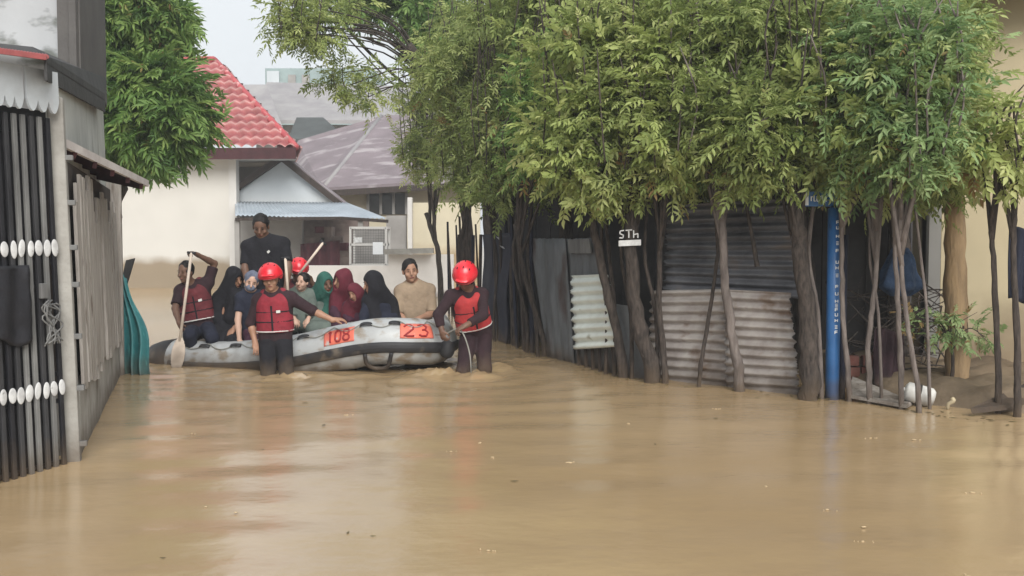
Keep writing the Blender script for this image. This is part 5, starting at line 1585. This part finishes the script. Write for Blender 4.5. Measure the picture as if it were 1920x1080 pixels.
    if face:
        for s in (-1, 1):
            MB().ell(Vector(hc + r * s * .031 * hs + f * .083 * hs + u * .006 * hs), (.0095 * hs, .006 * hs, .0036 * hs), (Vector(r), Vector(f), Vector(u)), 10, 6).build('eye', M['eye_dark'], root, True)
            MB().ell(Vector(hc + r * s * .032 * hs + f * .0865 * hs + u * .028 * hs), (.017 * hs, .004 * hs, .0028 * hs), (Vector(r), Vector(f), Vector(u)), 10, 6).build('eyebrow', M['hair'], root, True)
        if not mask:
            MB().ell(Vector(hc + f * .0875 * hs - u * .062 * hs), (.023 * hs, .0045 * hs, .0075 * hs), (Vector(r), Vector(f), Vector(u)), 10, 6).build('lips', M['lips'], root, True)
    if logo:
        c = lerp(pv, nk, .72) + bf * (tr + .034) + sd_ * .085
        MB().box(Vector(c), (.035, .006, .028), ax=(Vector(sd_ * .8 + tdir * .6).normalized(), Vector(bf), Vector(tdir * .8 - sd_ * .6).normalized())).build('chest_mark', M['reflective'], root)
    for a, b, lab in (('sh', 'el', 'upper'), ('el', 'wr', 'fore')):
        for k in 'LR':
            if a + k in P and b + k in P: 
                L = np.linalg.norm(P[a + k] - P[b + k])
                if L > .36 or L < .16: print('LIMB', label[:40], lab, k, round(L, 2))
    print('TORSO', label[:40], round(float(np.linalg.norm(nk - pv)), 2), 'SH', round(float(np.linalg.norm(shL - shR)), 2))
    return root

def paddle(label, top, bottom, blade_at='bottom', blade=True):
    a, b = Vector(W(*top)), Vector(W(*bottom))
    root = empty('paddle', a, label, 'paddle', 'paddles held in the raft')
    d = (b - a).normalized()
    MB().tube([a, b], .017, 10).build('shaft', M['paddle_white'], root, smooth=True)
    s = d.cross(Vector((0, 1, 0))).normalized()
    MB().tube([a - s * .05, a + s * .05], .016, 8).build('grip', M['raft_black'], root, smooth=True)
    if blade:
        n = s.cross(d)
        T = Field(.008); c = b + d * .16
        T.ell(tuple(c), (.085, .21, .012), (tuple(s), tuple(d), tuple(n)), .01)
        link('blade', T.mesh('blade'), M['paddle_white'], root, True)
    return root

# 1 paddler on the stern
person('man at the left end of the raft, arm raised overhead holding a long paddle', dict(
    head=(346, 505, 12.15), neck=(358, 536, 12.25), pelvis=(374, 618, 12.25), shL=(339, 545, 12.2), shR=(390, 530, 12.3),
    elL=(328, 578, 12.05), wrL=(336, 606, 11.92), haL=(341, 618, 11.9), elR=(402, 494, 12.35), wrR=(371, 478, 12.1), haR=(357, 471, 12.0),
    knL=(356, 628, 11.85), anL=(360, 680, 12.1), knR=(398, 632, 11.9), anR=(396, 690, 12.2), pnL=(.6, .5, 0), pnR=(0, .4, -1), curlL=1.1, curlR=1.1),
    yaw=-22, pitch=8, skin='skin_dark', top='cloth_darkred', sleeve=.40, legs='cloth_navy', vest='vest_dull', seed=11)
paddle('long pale paddle held upright by the man at the left end of the raft', (359, 474, 11.97), (337, 640, 11.75))

# 2 woman in black leaning
person('woman in a long black headscarf and robe leaning back at the left of the raft', dict(
    head=(441, 517, 12.3), neck=(432, 545, 12.4), pelvis=(424, 622, 12.35), shL=(411, 558, 12.45), shR=(453, 556, 12.3),
    elL=(408, 600, 12.3), wrL=(428, 625, 12.15), elR=(458, 592, 12.15), wrR=(440, 615, 12.0),
    knL=(402, 636, 12.0), anL=(405, 690, 12.1), knR=(440, 640, 11.95), anR=(436, 690, 12.1)),
    yaw=55, pitch=20, skin='skin', dress='cloth_black', hijab='cloth_black', h=.010, roll=-14, torso=1.15, seed=21)

# 3 standing man in black
person('man in a black short-sleeved shirt standing tall in the raft, looking down', dict(
    head=(488, 420, 12.3), neck=(495, 446, 12.4), pelvis=(499, 545, 12.4), shL=(463, 462, 12.4), shR=(533, 456, 12.4),
    elL=(459, 505, 12.3), wrL=(470, 543, 12.15), elR=(541, 500, 12.3), wrR=(537, 538, 12.15),
    knL=(484, 602, 12.3), anL=(484, 655, 12.4), knR=(516, 602, 12.3), anR=(516, 655, 12.4)),
    yaw=4, pitch=28, skin='skin_dark', top='cloth_black', sleeve=.40, legs='cloth_black', seed=31, hs=1.12, torso=1.32, logo=True)

# 4 youngster with a face mask
person('youngster in navy with a grey-blue face mask, bare arm reaching onto the raft', dict(
    head=(472, 524, 12.0), neck=(468, 548, 12.1), pelvis=(482, 622, 12.15), shL=(452, 560, 12.05), shR=(492, 558, 12.15),
    elL=(446, 600, 11.95), wrL=(449, 638, 11.82), haL=(453, 652, 11.78), elR=(498, 590, 12.1), wrR=(486, 612, 12.0),
    knL=(470, 640, 11.9), anL=(470, 690, 12.0), knR=(490, 640, 11.9), anR=(490, 690, 12.0), pnL=(.3, .8, -.3)),
    yaw=15, pitch=18, skin='skin_light', top='cloth_navy', sleeve=.33, legs='cloth_plum', mask='cloth_greyblue', hair='cloth_greyblue', h=.009, hs=.95, roll=12, torso=1.15, seed=41)

# 5 rescuer wading in front
person('red helmeted rescuer wading in front of the raft, hand resting on its tube', dict(
    head=(507, 518, 11.0), neck=(511, 549, 11.08), pelvis=(517, 640, 11.1), shL=(485, 563, 11.08), shR=(545, 559, 11.1),
    elL=(470, 606, 11.1), wrL=(478, 641, 11.05), elR=(587, 583, 11.08), wrR=(624, 600, 11.06), haR=(643, 598, 11.1),
    knL=(502, 712, 10.95), anL=(506, 786, 11.1), knR=(538, 708, 10.9), anR=(545, 780, 11.1), pnR=(.1, .3, -1), curlR=.45),
    yaw=3, pitch=8, skin='skin', top='cloth_darkred', sleeve=.52, legs='cloth_black', vest='vest_red', helmet=True, h=.0075, hs=1.02, roll=-4, seed=51)

# 6 rear rescuer
person('red helmeted rescuer half hidden in the middle of the raft, holding a paddle', dict(
    head=(559, 503, 13.0), neck=(560, 530, 13.1), pelvis=(556, 602, 13.1), shL=(536, 540, 13.1), shR=(586, 540, 13.1),
    elL=(530, 575, 13.0), wrL=(545, 596, 12.85), elR=(598, 560, 12.95), wrR=(584, 528, 12.8), haR=(580, 516, 12.75),
    knL=(545, 620, 12.8), anL=(545, 665, 12.9), knR=(572, 620, 12.8), anR=(572, 665, 12.9), curlR=1.1),
    yaw=12, pitch=25, skin='skin_dark', top='cloth_darkred', sleeve=.9, legs='cloth_black', vest='vest_dull', helmet=True, h=.010, roll=8, seed=61)
paddle('short pale paddle shaft slanting up to the right from the middle of the raft', (606, 455, 12.75), (560, 515, 12.7), blade=False)
paddle('short pale upright paddle shaft just right of the front rescuer\'s helmet', (535, 484, 12.0), (541, 560, 12.0), blade=False)

# 7 child with mask
person('pale faced child with black hair looking out behind the front rescuer\'s shoulder', dict(
    head=(568, 525, 12.40), neck=(563, 544, 12.5), pelvis=(565, 605, 12.5), shL=(547, 554, 12.5), shR=(582, 554, 12.5),
    elL=(543, 580, 12.45), wrL=(552, 598, 12.35), elR=(586, 580, 12.45), wrR=(578, 598, 12.35)),
    yaw=-20, pitch=5, skin='skin_light', top='cloth_sage', sleeve=.9, h=.010, hs=.85, torso=.85, roll=10, seed=71)

# 8 green headscarf
person('woman in a green headscarf and grey-green clothes in the middle of the raft', dict(
    head=(612, 527, 12.45), neck=(603, 548, 12.6), pelvis=(600, 612, 12.6), shL=(582, 556, 12.6), shR=(624, 556, 12.6),
    elL=(578, 588, 12.5), wrL=(592, 606, 12.4), elR=(628, 588, 12.5), wrR=(614, 606, 12.4),
    knL=(590, 618, 12.3), anL=(590, 655, 12.5), knR=(612, 618, 12.3), anR=(612, 655, 12.5)),
    yaw=35, pitch=12, skin='skin_dark', dress='cloth_sage', hijab='cloth_green', h=.010, roll=-10, torso=1.15, seed=81)

# 9 maroon
person('woman in a maroon headscarf facing left in the middle of the raft', dict(
    head=(641, 521, 12.3), neck=(650, 547, 12.45), pelvis=(650, 612, 12.45), shL=(632, 556, 12.4), shR=(672, 556, 12.5),
    elL=(628, 588, 12.3), wrL=(640, 604, 12.2), elR=(676, 588, 12.35), wrR=(662, 604, 12.2),
    knL=(638, 618, 12.1), anL=(638, 655, 12.3), knR=(660, 618, 12.1), anR=(660, 655, 12.3)),
    yaw=-50, pitch=10, skin='skin', dress='cloth_plum', hijab='cloth_maroon', h=.010, roll=14, torso=1.15, seed=91)
person('child in a maroon hood with bowed head between the maroon and the black headscarves', dict(
    head=(664, 546, 12.0), neck=(671, 566, 12.15), pelvis=(668, 618, 12.2), shL=(655, 574, 12.15), shR=(688, 574, 12.2),
    elL=(652, 594, 12.1), wrL=(660, 608, 12.0), elR=(690, 594, 12.1), wrR=(680, 608, 12.0)),
    yaw=-25, pitch=22, skin='skin', dress='cloth_plum', hijab='cloth_maroon', h=.010, hs=.82, roll=-16, torso=.8, seed=95)

# 11 black hijab right
person('woman in black headscarf and navy robe facing left near the raft bow', dict(
    head=(697, 527, 11.7), neck=(710, 553, 11.85), pelvis=(716, 612, 11.85), shL=(690, 563, 11.75), shR=(730, 565, 11.95),
    elL=(683, 592, 11.65), wrL=(680, 610, 11.6), elR=(738, 595, 11.85), wrR=(728, 607, 11.65),
    knL=(702, 618, 11.7), anL=(702, 655, 11.9), knR=(725, 618, 11.7), anR=(725, 655, 11.9)),
    yaw=-62, pitch=16, skin='skin', dress='cloth_navy', hijab='cloth_black', h=.010, hs=1.05, roll=12, torso=1.15, seed=111)

# 12 man in tan
person('young man in a tan shirt with short black hair behind the bow of the raft', dict(
    head=(768, 503, 12.2), neck=(775, 531, 12.3), pelvis=(782, 618, 12.3), shL=(751, 546, 12.25), shR=(806, 543, 12.35),
    elL=(746, 588, 12.15), wrL=(764, 606, 12.0), elR=(810, 588, 12.2), wrR=(788, 596, 12.0),
    knL=(770, 640, 12.0), anL=(770, 700, 12.1), knR=(796, 640, 12.0), anR=(796, 700, 12.1)),
    yaw=14, pitch=6, skin='skin', top='cloth_tan', sleeve=.48, legs='cloth_olive', h=.008, hs=1.08, torso=1.1, roll=-6, seed=121)

# 13 right rescuer
person('red helmeted rescuer bending over the rope at the right end of the raft', dict(
    head=(871, 514, 11.15), neck=(878, 546, 11.3), pelvis=(893, 628, 11.5), shL=(846, 556, 11.25), shR=(903, 552, 11.35),
    elL=(822, 590, 11.15), wrL=(828, 618, 11.1), haL=(831, 632, 11.1), elR=(907, 590, 11.1), wrR=(874, 610, 10.95), haR=(862, 616, 10.93),
    knL=(868, 696, 11.1), anL=(874, 775, 11.35), knR=(908, 690, 11.2), anR=(912, 770, 11.45), pnL=(.5, .5, -.3), curlL=1.0, curlR=.9),
    yaw=-14, pitch=38, skin='skin_dark', top='cloth_darkred', sleeve=.9, legs='cloth_darkred', vest='vest_bright', helmet=True, h=.008, hs=1.08, torso=1.08, roll=8, seed=131)
# bow line in his hands
a_ = W(800, 640, 11.6)
tag(MB().tube(spline([a_, W(815, 628, 11.3), W(832, 628, 11.12), W(862, 618, 10.95), W(880, 660, 10.95), W(884, 712, 11.0)], 30), .008, 6).build('bow_rope', M['rope'], smooth=True), 'pale rope tied to the bow, held by the bending rescuer', 'rope')
tag(MB().ell(W(838, 655, 11.35), (.09, .09, .11)).build('bow_fender', M['raft_black'], smooth=True), 'black rubber fender under the bow rope', 'fender')

# ------------------------------------------------------------------ rain mist
mh = bpy.data.materials.new('haze'); mh.use_nodes = True
nh = mh.node_tree; nh.nodes.clear()
oh = nh.nodes.new('ShaderNodeOutputMaterial'); pvn = nh.nodes.new('ShaderNodeVolumePrincipled')
pvn.inputs['Color'].default_value = (0.92, 0.94, 0.96, 1); pvn.inputs['Density'].default_value = 0.0022
nh.links.new(pvn.outputs[0], oh.inputs['Volume'])
tag(MB().box((0, 60, 8.5), (340, 330, 22)).build('haze', mh), 'thin rain mist in the air', 'mist', kind='stuff')
